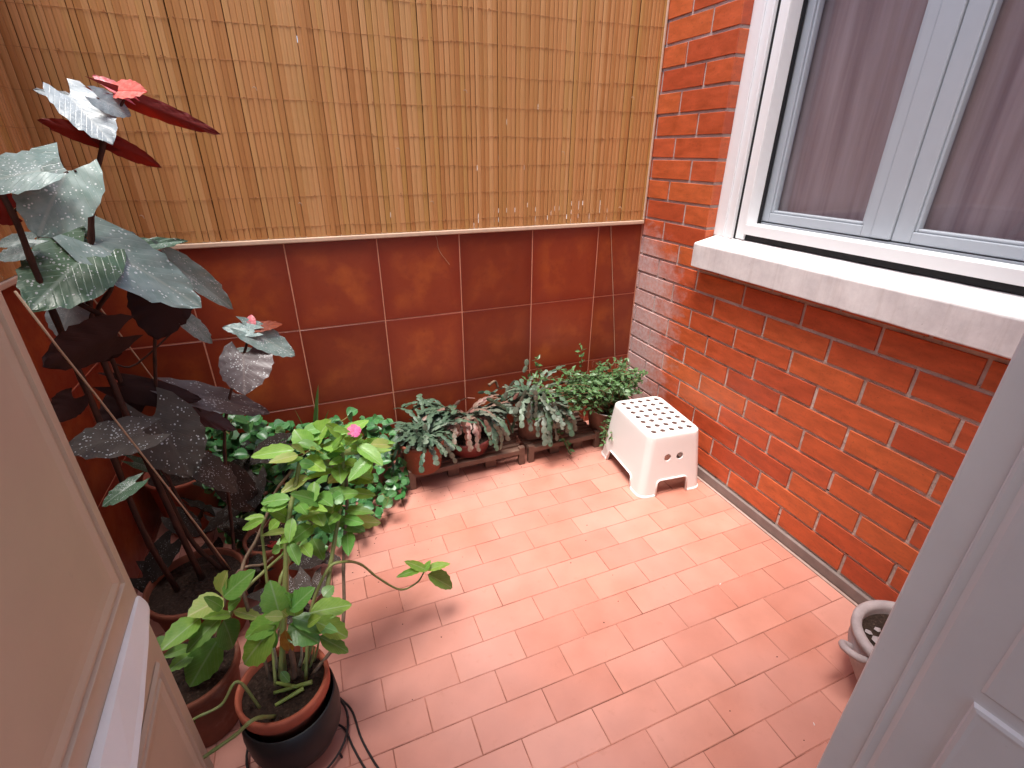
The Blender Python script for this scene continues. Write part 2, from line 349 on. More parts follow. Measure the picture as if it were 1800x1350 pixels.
# ------------------------------------------------------------------ tiled walls
ZT = 1.0241; S = .3332; X0 = .2405
def wall(name, label, boxes, mat, cat='wall'):
    t = thing(name, label, cat)
    g = MB()
    for a, b in boxes: g.box(a, b)
    g.build('wall_core', mat, t); return t
bw = wall('back_wall', 'low red tiled wall across the back with bamboo screen above', [((XL-.12, .0018, -.15), (.0055, .12, ZT-.001))], M['wallgrout'])
lw = wall('side_wall', 'short stretch of red tiled wall on the left behind the begonia', [((XL-.12, YF, -.15), (XL-.0018, .0012, ZT-.001))], M['wallgrout'])
zs = [ZT, ZT-S, ZT-2*S, ZT-3*S, .0]
def tilewall(par, spans, ax, fixed):
    for a, b in spans:
        for i in range(4):
            z1, z0 = zs[i], zs[i+1]
            if z1-z0 < .015: continue
            me = slab(abs(b-a)-.0046, z1-z0-.0046, .012, .0010, M['walltile'], rnd.randint(0, 2))
            loc = ((a+b)/2, fixed, (z0+z1)/2) if ax == 'back' else (fixed, (a+b)/2, (z0+z1)/2)
            place('wall_tile', me, par, loc, ax, .0015)
xs = [-.002]+[-(X0+i*S) for i in range(0, 6)]+[XL+.001]
tilewall(bw, [(xs[i+1], xs[i]) for i in range(len(xs)-1)], 'back', 0.0)
ys = [-.012]+[-.28-i*S for i in range(0, 5)]
tilewall(lw, [(ys[i+1], ys[i]) for i in range(len(ys)-1)], 'left', XL)
g = MB(); g.box((XL+.015, -.014, ZT+.001), (-.003, .13, ZT+.017)); bevel(g.build('coping', M['coping'], bw), .003)
g = MB(); g.box((XL-.13, YF, ZT+.001), (XL+.014, .13, ZT+.017)); bevel(g.build('coping', M['coping'], lw), .003)

# ------------------------------------------------------------------ bamboo screens
ZB = ZT+.019; ZTOP = 2.25
def screen(label, a0, a1, ax):
    t = thing('bamboo_screen', label, 'screen', group='bamboo screens fixed above the tiled walls')
    ln = abs(a1-a0); x = 0; edges = []; meshes = {}
    r2 = random.Random(5 if ax == 'back' else 6)
    def P(s_, d, z): return (a0+s_*(1 if a1 > a0 else -1), -d, z) if ax == 'back' else (XL+d, a0+s_*(1 if a1 > a0 else -1), z)
    n = 0
    while x < ln-.004:
        wd = r2.uniform(.0155, .0205); gap = r2.choice([.0002, .0003, .0004, .0006, .0014])
        if x+wd > ln: wd = ln-x
        key = round(wd*1000)
        if (key, n % 3) not in meshes:
            mb = MB(); rows = 2; prof = [(-.5, .0022), (-.40, .0036), (-.12, .0043), (.14, .0042), (.41, .0036), (.5, .0022)]
            rr = random.Random(key*3+n % 3); V = []; F = []
            for i in range(rows+1):
                z = lerp(ZB, ZTOP, i/rows); jx = 0; kw = 1
                for a, b in prof: V.append((a*wd*kw+jx, b, z))
            k = len(prof)
            for i in range(rows):
                for j in range(k-1): F.append((i*k+j, i*k+j+1, (i+1)*k+j+1, (i+1)*k+j))
                F.append((i*k+k-1, i*k, (i+1)*k, (i+1)*k+k-1))
            F.append(tuple(range(k-1, -1, -1))); F.append(tuple(rows*k+j for j in range(k)))
            mb.add([(a, -b, z) for a, b, z in V], F)
            meshes[(key, n % 3)] = mb.mesh('slat', M['bamboo'])
        me = meshes[(key, n % 3)]
        c = P(x+wd/2, .004+r2.uniform(-.0008, .0008), 0)
        rot = Matrix.Identity(4) if ax == 'back' else Matrix.Rotation(R(90), 4, 'Z')
        rot = rot @ Matrix.Rotation(r2.gauss(0, .03), 4, 'Z')
        sh = Matrix.Identity(4); sh[0][2] = r2.gauss(0, .0008)
        o_ = ob('slat', me, t, Matrix.Translation(Vector(c)) @ rot @ sh)
        edges.append(x); x += wd+gap; n += 1
    zz = [1.084-.1*0+.1003*i for i in range(17)]
    for zi, z in enumerate(zz):
        mb = MB(); k = int(ln/.028)
        a_, b_ = r2.uniform(0, 6), r2.uniform(0, 6)
        pts = [P(i*ln/k, .0086+.0009*math.sin(i*2.1), z+.0022*math.sin(i*.23+a_)+.0012*math.sin(i*.61+b_)-(.004*math.sin(math.pi*i/k))) for i in range(k+1)]
        mb.tube(pts, .0006, 5); mb.build('twine', M['twine'], t)
        if ax == 'back':
            mb = MB()
            for i in range(26):                     # knots and loose ends of the twine
                s_ = r2.uniform(.05, ln-.05); p0 = Vector(P(s_, .0098, z+r2.uniform(-.002, .002)))
                mb.tube([p0+Vector((-.0016, 0, 0)), p0, p0+Vector((.0016, 0, 0))], .0014, 5)
            mb.build('twine_knots', M['twine'], t, kind='stuff')
    # unseen dark sheet added to keep slat gaps dark, holes pass bright slits
    mb = MB(); nx, nz = int(ln/.02), 66
    for i in range(nx):
        for j in range(nz):
            xx = (i+.5)/nx*ln; z = ZB+(j+.5)/nz*(ZTOP-ZB)
            if ax == 'back':
                xw = a0+xx*(1 if a1 > a0 else -1)
                if -.88 < xw < -.18 and 1.05 < z < 1.14 and r2.random() < .22: continue
                if -.75 < xw < -.50 and 1.25 < z < 1.5 and r2.random() < .06: continue
                if -1.6 < xw < -.2 and r2.random() < .001: continue
            p = [P(i/nx*ln, -.012, ZB+j/nz*(ZTOP-ZB)), P((i+1)/nx*ln, -.012, ZB+j/nz*(ZTOP-ZB)), P((i+1)/nx*ln, -.012, ZB+(j+1)/nz*(ZTOP-ZB)), P(i/nx*ln, -.012, ZB+(j+1)/nz*(ZTOP-ZB))]
            mb.add(p, [(0, 1, 2, 3)])
    mb.build('added_backing', M['backing'], t)
    return t
bs = screen('wide split bamboo screen covering the back above the red tiles', -.004, XL+.004, 'back')
screen('bamboo screen on the left side wall meeting the wide back screen in the corner', .03, YF, 'left')
mb = MB(); mb.box((-.0125, -.013, ZB), (-.0035, -.001, ZTOP)); bevel(mb.build('edge_batten', M['coping'], bs), .002)
mb = MB()
for u, v in ((528, 358), (250, 380), (818, 160), (700, 262), (990, 268), (1112, 172), (1090, 365), (760, 355), (448, 155)):
    p = at(u, v, -.014); a = rnd.uniform(-.6, .6)
    mb.tube([p+Vector((-.007, 0, .001)), p+Vector((-.002, -.004, .004)), p+Vector((.003, -.005, .001)), p+Vector((.005, -.004, -.007))], .0012, 5)
mb.build('tie_ends', M['cane'], bs, kind='stuff')

# ------------------------------------------------------------------ brick wall and its window
ZB0, PB = 1.0543, .0839
WY0, WY1, WZ1 = -.41, -1.62, 2.2       # window opening
ZW = 2.75
br = thing('brick_wall', 'orange red brick wall on the right with window and concrete sill', 'wall')
g = MB()
for a, b in (((.0048, YF, -.15), (.26, .12, .955)), ((.0048, WY0-.001, .955), (.26, .12, WZ1+.1)), ((.0048, YF, .955), (.26, WY1+.006, WZ1+.1)), ((.0048, YF, WZ1+.1), (.26, .12, ZW))): g.box(a, b)
g.build('wall_core', M['mortar'], br)
HB = PB-.0115
def brick(y0, y1, z, ax='right', x=0.0, name='brick'):
    if y0-y1 < .012: return
    me = slab(y0-y1-.011, HB, .016 if ax == 'right' else .01, .0011, M['brick'], rnd.randint(0, 3))
    return place(name, me, br, (rnd.uniform(-.0012, .0012), (y0+y1)/2, z), 'right', .004)
k = 12
for k in range(11, -18, -1):
    zc = ZB0-(k+.5)*PB
    if zc > ZW-.05: break
    off = .0 if k % 2 else -.137                      # course k lies between bed joints k and k+1
    joints = [-.016+off-.2565*n_ for n_ in range(-1, 9)] if k % 2 else [-.153-.2565*n_ for n_ in range(-1, 8)]
    js = [.006]+[j for j in joints if -.004 > j > YF+.01]+[YF]
    spans = [(js[i], js[i+1]) for i in range(len(js)-1)]
    for a, b in spans:
        if zc > .95 and zc < WZ1+.05:
            if a > WY0+.02: 
                bb = max(b, WY0) if b > WY0+.001 else WY0-.0095
                brick(a, bb, zc)
            if b < WY1-.02: brick(min(a, WY1), b, zc)
        else: brick(a, b, zc)
    if .95 < zc < WZ1+.05:                            # bricks turning into the reveal
        me = slab(.043, HB, .006, .002, M['brick'], k % 4)
        place('brick', me, br, (.0245, WY0-.0042, zc), 'back', .001)
mb = MB(); rv = random.Random(9)
for y, kk in ((-1.177, 8.97), (-1.30, 11.03), (-.78, 9.0), (-1.04, 11.5), (-.72, 12.02), (-1.43, 8.0), (-.53, 5.02), (-.40, 12.0), (-1.5, 10.0), (-.9, 7.02), (-.2, 3.02), (-1.19, 10.98)):
    z = ZB0-kk*PB+.004; w_ = rv.uniform(.006, .014); h_ = rv.uniform(.0022, .004)
    mb.add([(.0044, y-w_, z), (.0044, y-w_*.4, z+h_), (.0044, y+w_*.5, z+h_*.8), (.0044, y+w_, z-h_*.3), (.0044, y+w_*.3, z-h_), (.0044, y-w_*.6, z-h_*.7)], [(0, 5, 4, 3, 2, 1)])
mb.build('void_shade', M['gap_shade'], br, kind='stuff')  # flat black patches on the mortar, painted as shaded holes
# sill
mb = MB(); V = []
xs_ = [(-.055, .912), (-.055, 1.003), (-.048, 1.0075), (.052, 1.030), (.15, 1.034), (.15, .95), (.0, .93), (-.03, .914)]
n_ = len(xs_); ya, yb = -.420, -1.70
NS = 24
for i in range(NS+1):
    y = lerp(ya, yb, i/NS)
    for x, z in xs_: V.append((x+rnd.uniform(-.0006, .0006), y, z+rnd.uniform(-.0007, .0007)))
F = [(i*n_+(j+1) % n_, i*n_+j, (i+1)*n_+j, (i+1)*n_+(j+1) % n_) for i in range(NS) for j in range(n_)]+[tuple(range(n_)), tuple(NS*n_+j for j in range(n_-1, -1, -1))]
mb.add(V, F); o = mb.build('window_sill', M['sill'], br); bevel(o, .004, 2)
mb = MB(); mb.box((-.011, YF, .0024), (.0035, -.001, ZB0-12*PB-.004)); o = mb.build('skirting', M['skirt'], br); bevel(o, .003)
# window: frame in front, sashes behind
win = MB()
win.box((.046, WY0-.104, 1.030), (.085, WY0-.001, WZ1)); win.box((.040, WY0-.060, 1.030), (.0455, WY0-.052, WZ1)); win.box((.036, WY0-.104, 1.030), (.0455, WY0-.094, WZ1))
win.box((.034, WY1+.012, 1.028), (.085, WY1+.104, WZ1)); win.box((.030, WY1+.104, WZ1-.06), (.085, WY0-.104, WZ1))
wo = win.build('window', M['alu'], br); bevel(wo, .0015)
mb = MB(); mb.box((.048, WY0-.160, 1.033), (.098, WY0-.116, WZ1-.06)); mb.box((.043, WY0-.160, 1.033), (.0475, WY0-.150, WZ1-.06))
bevel(mb.build('shutter_guide', M['alu'], wo), .0015)
mb = MB(); mb.box((.040, WY1+.116, 1.054), (.104, WY0-.162, 1.090)); bevel(mb.build('bottom_rail', M['alu'], wo), .0015)
mb = MB(); mb.box((.050, WY0-.1155, 1.03), (.085, WY0-.1045, WZ1-.06)); mb.box((.052, WY1+.12, 1.034), (.11, WY0-.16, 1.0535)); mb.box((.0985, WY0-.165, 1.033), (.112, WY0-.110, WZ1-.06))  # black strips filling the frame gaps, their shade put into the colour
mb.build('gap_shade', M['gap_shade'], wo)
ZG0, ZG1 = 1.130, 2.10
mb = MB(); mb.box((.112, WY0-.150, 1.05), (.17, WY0-.100, WZ1)); mb.box((.112, -1.545, 1.05), (.17, -1.50, WZ1)); mb.box((.114, -1.50, 1.05), (.17, WY0-.150, 1.094)); mb.box((.114, -1.50, 2.14), (.17, WY0-.150, WZ1))
mb.build('fixed_frame', M['sash'], wo)
def sash(ya, yb, ga, gb):
    mb = MB(); x0, x1 = .118, .150
    mb.box((x0, ga, 1.098), (x1, ya, 2.13)); mb.box((x0, yb, 1.098), (x1, gb, 2.13)); mb.box((x0, gb, 1.098), (x1, ga, ZG0)); mb.box((x0, gb, ZG1), (x1, ga, 2.13))
    for a, b in (((x0+.006, ga-.009, ZG0), (x0+.03, ga, ZG1)), ((x0+.006, gb, ZG0), (x0+.03, gb+.009, ZG1)), ((x0+.006, gb+.009, ZG0), (x0+.03, ga-.009, ZG0+.009))): mb.box(a, b)
    s_ = mb.build('sash', M['sash'], wo); bevel(s_, .003)
    mb = MB(); mb.box((x0+.022, gb, ZG0), (x0+.026, ga, ZG1)); mb.build('pane', M['glass'], wo)
sash(-.547, -.988, -.600, -.955); sash(-1.050, -1.497, -1.102, -1.445)
mb = MB(); mb.box((.112, -1.0485, 1.099), (.16, -.9895, 2.13)); bevel(mb.build('meeting_post', M['sash'], wo), .004)
# curtain
mb = MB(); V = []; NY, NZ = 150, 10
for j in range(NZ+1):
    z = lerp(1.06, 2.2, j/NZ)
    for i in range(NY+1):
        y = lerp(-.50, -1.56, i/NY); V.append((.168+.005*math.sin(i*.42+.5*math.sin(i*.09))+.004*math.sin(i*.17+j*.1), y+.01*math.sin(j*.35), z))
F = [(j*(NY+1)+i, j*(NY+1)+i+1, (j+1)*(NY+1)+i+1, (j+1)*(NY+1)+i) for j in range(NZ) for i in range(NY)]
mb.add(V, F); cu = mb.build('net_curtain', M['curtain'], smooth=True); cu['label'] = 'mauve grey net curtain hanging in folds behind the window'; cu['category'] = 'curtain'
# room behind that window (dark) closing the opening
mb = MB(); mb.box((.30, -1.75, .8), (.34, -.3, 2.4)); mb.build('room_blind', M['plaster'], br)

# ------------------------------------------------------------------ house front with doorway, room behind the camera
hw = thing('house_wall', 'plastered house front with the doorway the camera stands in', 'wall')
g = MB()
for a, b in (((XL-.12, -2.07, -.15), (-1.90, YF-.003, 3.0)), ((-.93, -2.07, -.15), (.26, YF-.003, 3.0)), ((-1.90, -2.07, 2.25), (-.93, YF-.003, 3.0))): g.box(a, b)
g.build('wall_core', M['plaster'], hw)
g = MB(); g.box((-3.0, -4.4, -.15), (.9, -2.072, -.002)); g.box((-1.90, -2.072, -.15), (-.93, YF-.006, -.003)); o = g.build('indoor_floor', M['roomfloor']); o['kind'] = 'structure'
g = MB()
for a, b in (((-3.1, -4.5, -.1), (-3.0, -2.072, 2.6)), ((.9, -4.5, -.1), (1.0, -2.072, 2.6)), ((-3.0, -4.5, -.1), (.9, -4.4, .8)), ((-3.0, -4.5, 2.45), (.9, -4.4, 2.6)), ((-3.0, -4.5, .8), (-2.7, -4.4, 2.45)), ((.5, -4.5, .8), (.9, -4.4, 2.45)), ((-3.1, -4.5, 2.6), (1.0, -2.072, 2.7)), ((-3.1,-2.072,-.1),(XL-.12,-2.0,2.7)), ((.26,-2.072,-.1),(1.0,-2.0,2.7))): g.box(a, b)  # opening in the unseen back wall added to brighten the door leaves
o = g.build('room_walls', M['ceil']); o['kind'] = 'structure'

def leafdoor(name, label, hinge, dirv, nrm, mat, width, grooves, thick=.036):
    t = thing(name, label, 'door', (hinge[0], hinge[1], .03))
    dv = Vector(dirv).normalized(); nv = Vector(nrm).normalized(); hp = Vector((hinge[0], hinge[1], 0))
    def Q(s_, e, z): return hp+dv*s_+nv*e+Vector((0, 0, z))
    def bx(mb, s0, s1, e0, e1, z0, z1):
        mb.add([Q(s0,e0,z0),Q(s1,e0,z0),Q(s1,e1,z0),Q(s0,e1,z0),Q(s0,e0,z1),Q(s1,e0,z1),Q(s1,e1,z1),Q(s0,e1,z1)],
               [(0,3,2,1),(4,5,6,7),(0,1,5,4),(1,2,6,5),(2,3,7,6),(3,0,4,7)])
    return t, Q, bx
# left leaf (beige)
tl, Q, bx = leafdoor('door_leaf', 'beige panelled door leaf with white weatherboard at the left edge of view', (-1.85, -1.235), (.044, -.999, 0), (.999, .044, 0), M['doorL'], .6, None)
mb = MB(); bx(mb, 0, .60, -.036, 0, .03, 2.15); bevel(mb.build('stile_frame', M['doorL'], tl), .004)
def moulding(mbx, s0, s1, z0, z1, prof):
    'picture-frame moulding: prof = list of (inset, height)'
    V = []
    for ins, h in prof: V += [Q(s0+ins, h, z0+ins), Q(s1-ins, h, z0+ins), Q(s1-ins, h, z1-ins), Q(s0+ins, h, z1-ins)]
    F = []
    for i in range(len(prof)-1):
        for j in range(4): F.append((i*4+j, i*4+(j+1) % 4, (i+1)*4+(j+1) % 4, (i+1)*4+j))
    F.append(tuple((len(prof)-1)*4+j for j in range(4))); mbx.add(V, F)
prof = [(0, .001), (.004, .0065), (.009, .007), (.012, .002), (.018, .0015), (.021, .0065), (.026, .0068), (.036, .0035), (.05, .0025)]
mb = MB(); moulding(mb, .030, .56, .712, 2.02, prof); mb.build('upper_panel', M['doorL'], tl)
mb = MB(); moulding(mb, .040, .56, .14, .54, prof); mb.build('lower_panel', M['doorL'], tl)
mb = MB(); V = []
st = [(0.0, .004, .650, .640), (.004, .009, .660, .636), (.012, .012, .664, .634), (.08, .020, .666, .627), (.19, .030, .667, .620), (.275, .037, .667, .620), (.40, .045, .667, .620), (.58, .05, .667, .62)]
for s_, e, zt_, zf in st:
    V += [Q(s_, .0005, zt_), Q(s_, e*.35, zt_-.002), Q(s_, e*.85, zf+.009), Q(s_, e, zf+.002), Q(s_, e*.9, zf-.006), Q(s_, .0005, zf-.012)]
F = []
for i in range(len(st)-1):
    for j in range(6): F.append((i*6+j, i*6+(j+1) % 6, (i+1)*6+(j+1) % 6, (i+1)*6+j))
F += [(5, 4, 3, 2, 1, 0), tuple((len(st)-1)*6+j for j in range(6))]; mb.add(V, F); mb.build('weatherboard', M['ledge'], tl, smooth=False)
# right leaf (grey)
tr_, Q, bx = leafdoor('door_leaf', 'pale grey panelled door leaf filling the lower right corner', (-.95, -1.82), (.117, -.993, 0), (-.993, -.117, 0), M['doorR'], .6, None)
mb = MB(); bx(mb, 0, .60, -.038, 0, .03, 2.15); bevel(mb.build('stile_frame', M['doorR'], tr_), .003)
mb = MB(); moulding(mb, .033, .57, .10, 2.05, [(0, .001), (.0012, .0028), (.004, .0032), (.008, .0022), (.011, -.0002+.0016), (.017, .0052), (.024, .0058)]); mb.build('moulding', M['doorR'], tr_)
mb = MB(); moulding(mb, .086, .54, .12, .842, [(0, .006), (.004, .0063), (.006, .0105), (.010, .0118), (.014, .0112)]); mb.build('lower_panel', M['doorR'], tr_)
mb = MB(); moulding(mb, .090, .54, .853, 2.0, [(0, .006), (.002, .0072), (.003, .0078)]); mb.build('upper_panel', M['doorR'], tr_)

# ------------------------------------------------------------------ stool
def rrect(hx, hy, r, n=5):
    out = []
    for cx, cy, a0 in ((hx-r, hy-r, 0), (-hx+r, hy-r, 90), (-hx+r, -hy+r, 180), (hx-r, -hy+r, 270)):
        for i in range(n+1):
            a = R(a0+90*i/n); out.append((cx+r*math.cos(a), cy+r*math.sin(a)))
    return out
def make_stool():
    H = .285; tx, ty, bx_, by_ = .121, .167, .151, .193
    def sect(z, ins=0):
        t = z/H; return lerp(bx_, tx, t)-ins, lerp(by_, ty, t)-ins
    rings = []
    def ring(hx, hy, r, z): rings.append([(x, y, z) for x, y in rrect(hx, hy, r)])
    hx, hy = sect(0); ring(hx+.004, hy+.004, .040, 0); ring(hx+.004, hy+.004, .040, .004); hx, hy = sect(.009); ring(hx, hy, .036, .009)
    for z in (.05, .1, .15, .2, .25, .270): a, b = sect(z); ring(a, b, .034, z)
    a, b = sect(.278); ring(a-.001, b-.001, .033, .279); ring(a-.005, b-.005, .031, .2835); ring(a-.011, b-.011, .028, .285)
    outer = len(rings); 
    a, b = sect(.28, .006); ring(a-.010, b-.010, .024, .2815); ring(a, b, .026, .276)
    for z in (.2, .1, .0): a, b = sect(z, .0045); ring(a, b, .030, z)
    n = len(rings[0]); V = [p for r_ in rings for p in r_]; F = []
    def band(i, j):
        for k in range(n): F.append((i*n+k, i*n+(k+1) % n, j*n+(k+1) % n, j*n+k))
    for i in range(outer-1): band(i, i+1)
    F.append(tuple((outer-1)*n+k for k in range(n))); F.append(tuple(outer*n+n-1-k for k in range(n)))
    for i in range(outer, len(rings)-1): band(i, i+1)
    band(len(rings)-1, 0)
    mb = MB(); mb.add(V, F); o = mb.build('stool_tmp', M['plastic'])
    c = MB()
    for i in range(5):
        for j in range(7):
            x = lerp(-.084, .084, i/4); y = lerp(-.130, .130, j/6)
            pr = [(.0122, .25), (.0122, .30)]; q = MB(); q.lathe(pr, 14, (x, y, 0)); kk = 14
            q.f += [tuple(range(kk-1, -1, -1)), tuple(kk+a for a in range(kk))]; c.add(q.v, q.f)
    def prism(poly, ax, lo, hi):
        k = len(poly)
        if ax == 'y': V = [(a, lo, z) for a, z in poly]+[(a, hi, z) for a, z in poly]
        else: V = [(lo, a, z) for a, z in poly]+[(hi, a, z) for a, z in poly]
        F = [tuple(range(k)), tuple(range(2*k-1, k-1, -1))]+[(i, k+i, k+(i+1) % k, (i+1) % k) for i in range(k)]
        if ax == 'x': F = [tuple(reversed(f)) for f in F]
        c.add(V, F)
    def arch(hw_b, hw_t, h, r=.018):
        P = [(hw_b, -.02), (hw_b, 0)]
        for i in range(6): a = R(90*i/5); P.append((hw_t-r+r*math.cos(a), h-r+r*math.sin(a)))
        return P+[(-x, z) for x, z in reversed(P)]
    A1 = arch(.074, .071, .074); A2 = arch(.112, .104, .060)
    prism([(x, z) for x, z in A1], 'y', -.3, -.05); prism([(x, z) for x, z in A1], 'y', .05, .3)
    prism([(x, z) for x, z in A2], 'x', -.3, -.05); prism([(x, z) for x, z in A2], 'x', .05, .3)
    for sx_ in (-.031, .027):
        for lo, hi in ((-.3, -.05), (.05, .3)):
            prism([(sx_+.0165*math.cos(R(a)), .178+.0165*math.sin(R(a))) for a in range(0, 360, 20)], 'y', lo, hi)
    cut = c.build('cut_tmp', None)
    import bmesh
    bm = bmesh.new(); bm.from_mesh(cut.data); bmesh.ops.recalc_face_normals(bm, faces=bm.faces); bm.to_mesh(cut.data); bm.free()
    bm = bmesh.new(); bm.from_mesh(o.data); bmesh.ops.recalc_face_normals(bm, faces=bm.faces); bm.to_mesh(o.data); bm.free()
    md = o.modifiers.new('b', 'BOOLEAN'); md.operation = 'DIFFERENCE'; md.object = cut; md.solver = 'EXACT'
    dg = bpy.context.evaluated_depsgraph_get(); me = bpy.data.meshes.new_from_object(o.evaluated_get(dg))
    bpy.data.objects.remove(o); bpy.data.objects.remove(cut)
    bm = bmesh.new(); bm.from_mesh(me)
    for f in bm.faces: f.smooth = True
    for e_ in bm.edges:
        if len(e_.link_faces) == 2 and e_.calc_face_angle(0) > R(32): e_.smooth = False
    bm.to_mesh(me); bm.free()
    t = thing('step_stool', 'white plastic step stool with round holes in its top beside the brick wall', 'stool', (-.1875, -.497, 0))
    t.rotation_euler.z = R(-5.8)
    b = bpy.data.objects.new('stool_body', me); col.objects.link(b); b.parent = t
    # raised lip following the cut-outs
    lip = MB()
    def side(P, ax, sg):
        out = []
        for a, z in P:
            z_ = max(z, .001); tx2, ty2 = sect(z_)
            out.append((a, sg*(ty2+.0025), z_) if ax == 'y' else (sg*(tx2+.0025), a, z_))
        return out
    for ax, A in (('y', A1), ('x', A2)):
        for sg in (-1, 1):
            P = [(x+(.002 if x > 0 else -.002), z+.002) for x, z in A if z >= 0]; lip.tube(side(P, ax, sg), .0036, 6)
    lo = bpy.data.objects.new('rim_lip', lip.mesh('rim_lip', M['plastic'], True)); col.objects.link(lo); lo.parent = t
make_stool()

# ------------------------------------------------------------------ leaf meshes
def leaf_mesh(kind, seed, mat):
    rr = random.Random(seed*31+len(kind)); V = []; F = []
    big = kind in ('beg', 'imp')
    nl, nw = {'beg': (14, 5), 'imp': (10, 3), 'round': (6, 2), 'small': (4, 1), 'blade': (8, 1), 'petal': (6, 2)}[kind]
    fold = rr.uniform(.10, .35); droop = rr.uniform(.05, .22); cup = rr.uniform(-.15, .1); twist = rr.uniform(-.25, .25); asym = rr.uniform(.82, 1.18); bend = rr.uniform(-.06, .06)
    for i in range(nl+1):
        t = i/nl
        if kind == 'beg': wv = ((1-t)**.85)*(.62+1.35*t)*.64*(.6+.4*min(1, t/.2)**.5); fold_ = fold*.6; amp = .035
        elif kind == 'imp': wv = (max(t, .0)**.62)*((1-t)**.85)*1.04; fold_ = fold; amp = .018
        elif kind == 'round': wv = (math.sin(math.pi*t)**.62)*.5*(1.06-.18*t); fold_ = .32; amp = 0
        elif kind == 'petal': wv = math.sqrt(max(0, t*1.0))*(1 if t < .7 else math.sqrt(max(0, 1-((t-.7)/.3)**2)))*.5; fold_ = .05; amp = .02
        elif kind == 'small': wv = math.sin(math.pi*min(1, t*.97+.03))**.8*.5; fold_ = .2; amp = 0
        else: wv = (.5*(1-t)**.7)*(1 if t > .1 else .8); fold_ = .25; amp = 0
        ser = 0
        for j in range(-nw, nw+1):
            s_ = j/nw; a = abs(s_); x = t; y = s_*wv*(asym if s_ > 0 else 2-asym)
            if kind == 'beg': x = t-.34*(a**1.6)*(1-t)**3.2
            if a == 1 and big and 0 < i < nl: k = (.018 if kind == 'beg' else .05)*(1 if i % 2 else -.7); y *= 1+k+rr.uniform(-.02, .02); x += .012*(1 if i % 2 else -1)
            z = fold_*abs(y)-droop*t*t-(cup*y*y*2) + (.18*y*y if kind == 'round' else 0)
            if amp: z += amp*math.sin((t*8.5-a*2.2)*2*math.pi*.55+seed)*a
            z += twist*y*t*.8
            y += bend*math.sin(math.pi*t)
            V.append((x, y, z))
    k = 2*nw+1
    for i in range(nl):
        for j in range(k-1): F.append((i*k+j, (i+1)*k+j, (i+1)*k+j+1, i*k+j+1))
    mb = MB(); mb.add(V, F); return mb.mesh('leaf', mat, True)
_lm = {}
def leafme(kind, matname, v):
    key = (kind, matname, v)
    if key not in _lm: _lm[key] = leaf_mesh(kind, v, M[matname])
    return _lm[key]
def put_leaf(par, kind, mat, B, T, wm, up=None, roll=0, name='leaf', v=None):
    B = Vector(B); T = Vector(T); d = T-B; Ln = d.length; x = d.normalized()
    if up is None: up = Vector((0, 0, 1))*.75+(CAM-B).normalized()*.65
    z = Vector(up); z = (z-x*z.dot(x))
    if z.length < 1e-4: z = Vector((0, 0, 1)).cross(x)
    z.normalize(); y = z.cross(x)
    if roll:
        q = Matrix.Rotation(roll, 3, x); y = q @ y; z = q @ z
    sz = (Ln+wm)/2
    m4 = Matrix(((x.x*Ln, y.x*wm, z.x*sz, B.x), (x.y*Ln, y.y*wm, z.y*sz, B.y), (x.z*Ln, y.z*wm, z.z*sz, B.z), (0, 0, 0, 1)))
    return ob(name, leafme(kind, mat, rnd.randint(0, 5) if v is None else v), par, m4)

# ------------------------------------------------------------------ pots
def pot(par, c, r, h, z0, mat, rim=True, taper=.75, soil=True, name='pot', rimh=.03, soilmat='soil', n=40):
    mb = MB(); rb = r*taper; zt_ = z0+h; t = .006
    pr = [(.001, 0), (rb-.004, 0), (rb, .004)]
    if rim: pr += [(lerp(rb, r-.006, (h-rimh)/h), h-rimh), (r, h-rimh+.003), (r+.001, h-.006), (r-.001, h-.001), (r-.004, h)]
    else: pr += [(r-.003, h-.006), (r, h-.003), (r-.002, h)]
    pr += [(r-.009, h-.002), (r-.011, h-.03), (rb-t, .012)]
    mb.lathe(pr, n, (c[0], c[1], z0)); p = mb.build(name, M[mat], par, smooth=True)
    sm = p.modifiers.new('e', 'EDGE_SPLIT') if False else None
    if soil:
        mb = MB(); V = [(c[0], c[1], zt_-.018)]; F = []; K = 8; n2 = 28
        for i in range(1, K+1):
            for j in range(n2):
                a = 2*math.pi*j/n2; q = (r-.0105)*i/K; V.append((c[0]+q*math.cos(a), c[1]+q*math.sin(a), zt_-.022+(rnd.uniform(-.004, .005) if i < K else 0)))
        for j in range(n2): F.append((0, 1+j, 1+(j+1) % n2))
        for i in range(K-1):
            for j in range(n2): F.append((1+i*n2+j, 1+(i+1)*n2+j, 1+(i+1)*n2+(j+1) % n2, 1+i*n2+(j+1) % n2))
        mb.add(V, F); mb.build('soil', M[soilmat], par)
        mb = MB()
        for i in range(40):
            a = rnd.uniform(0, 6.28); q = (r-.015)*math.sqrt(rnd.random()); s_ = rnd.uniform(.0015, .0045); cx, cy, cz = c[0]+q*math.cos(a), c[1]+q*math.sin(a), zt_-.018
            mb.add([(cx+s_, cy, cz), (cx, cy+s_, cz), (cx-s_, cy, cz), (cx, cy-s_, cz), (cx, cy, cz+s_), (cx, cy, cz-s_)], [(0,1,4),(1,2,4),(2,3,4),(3,0,4),(1,0,5),(2,1,5),(3,2,5),(0,3,5)])
        mb.build('soil_crumbs', M[soilmat], par, kind='stuff')
    return p

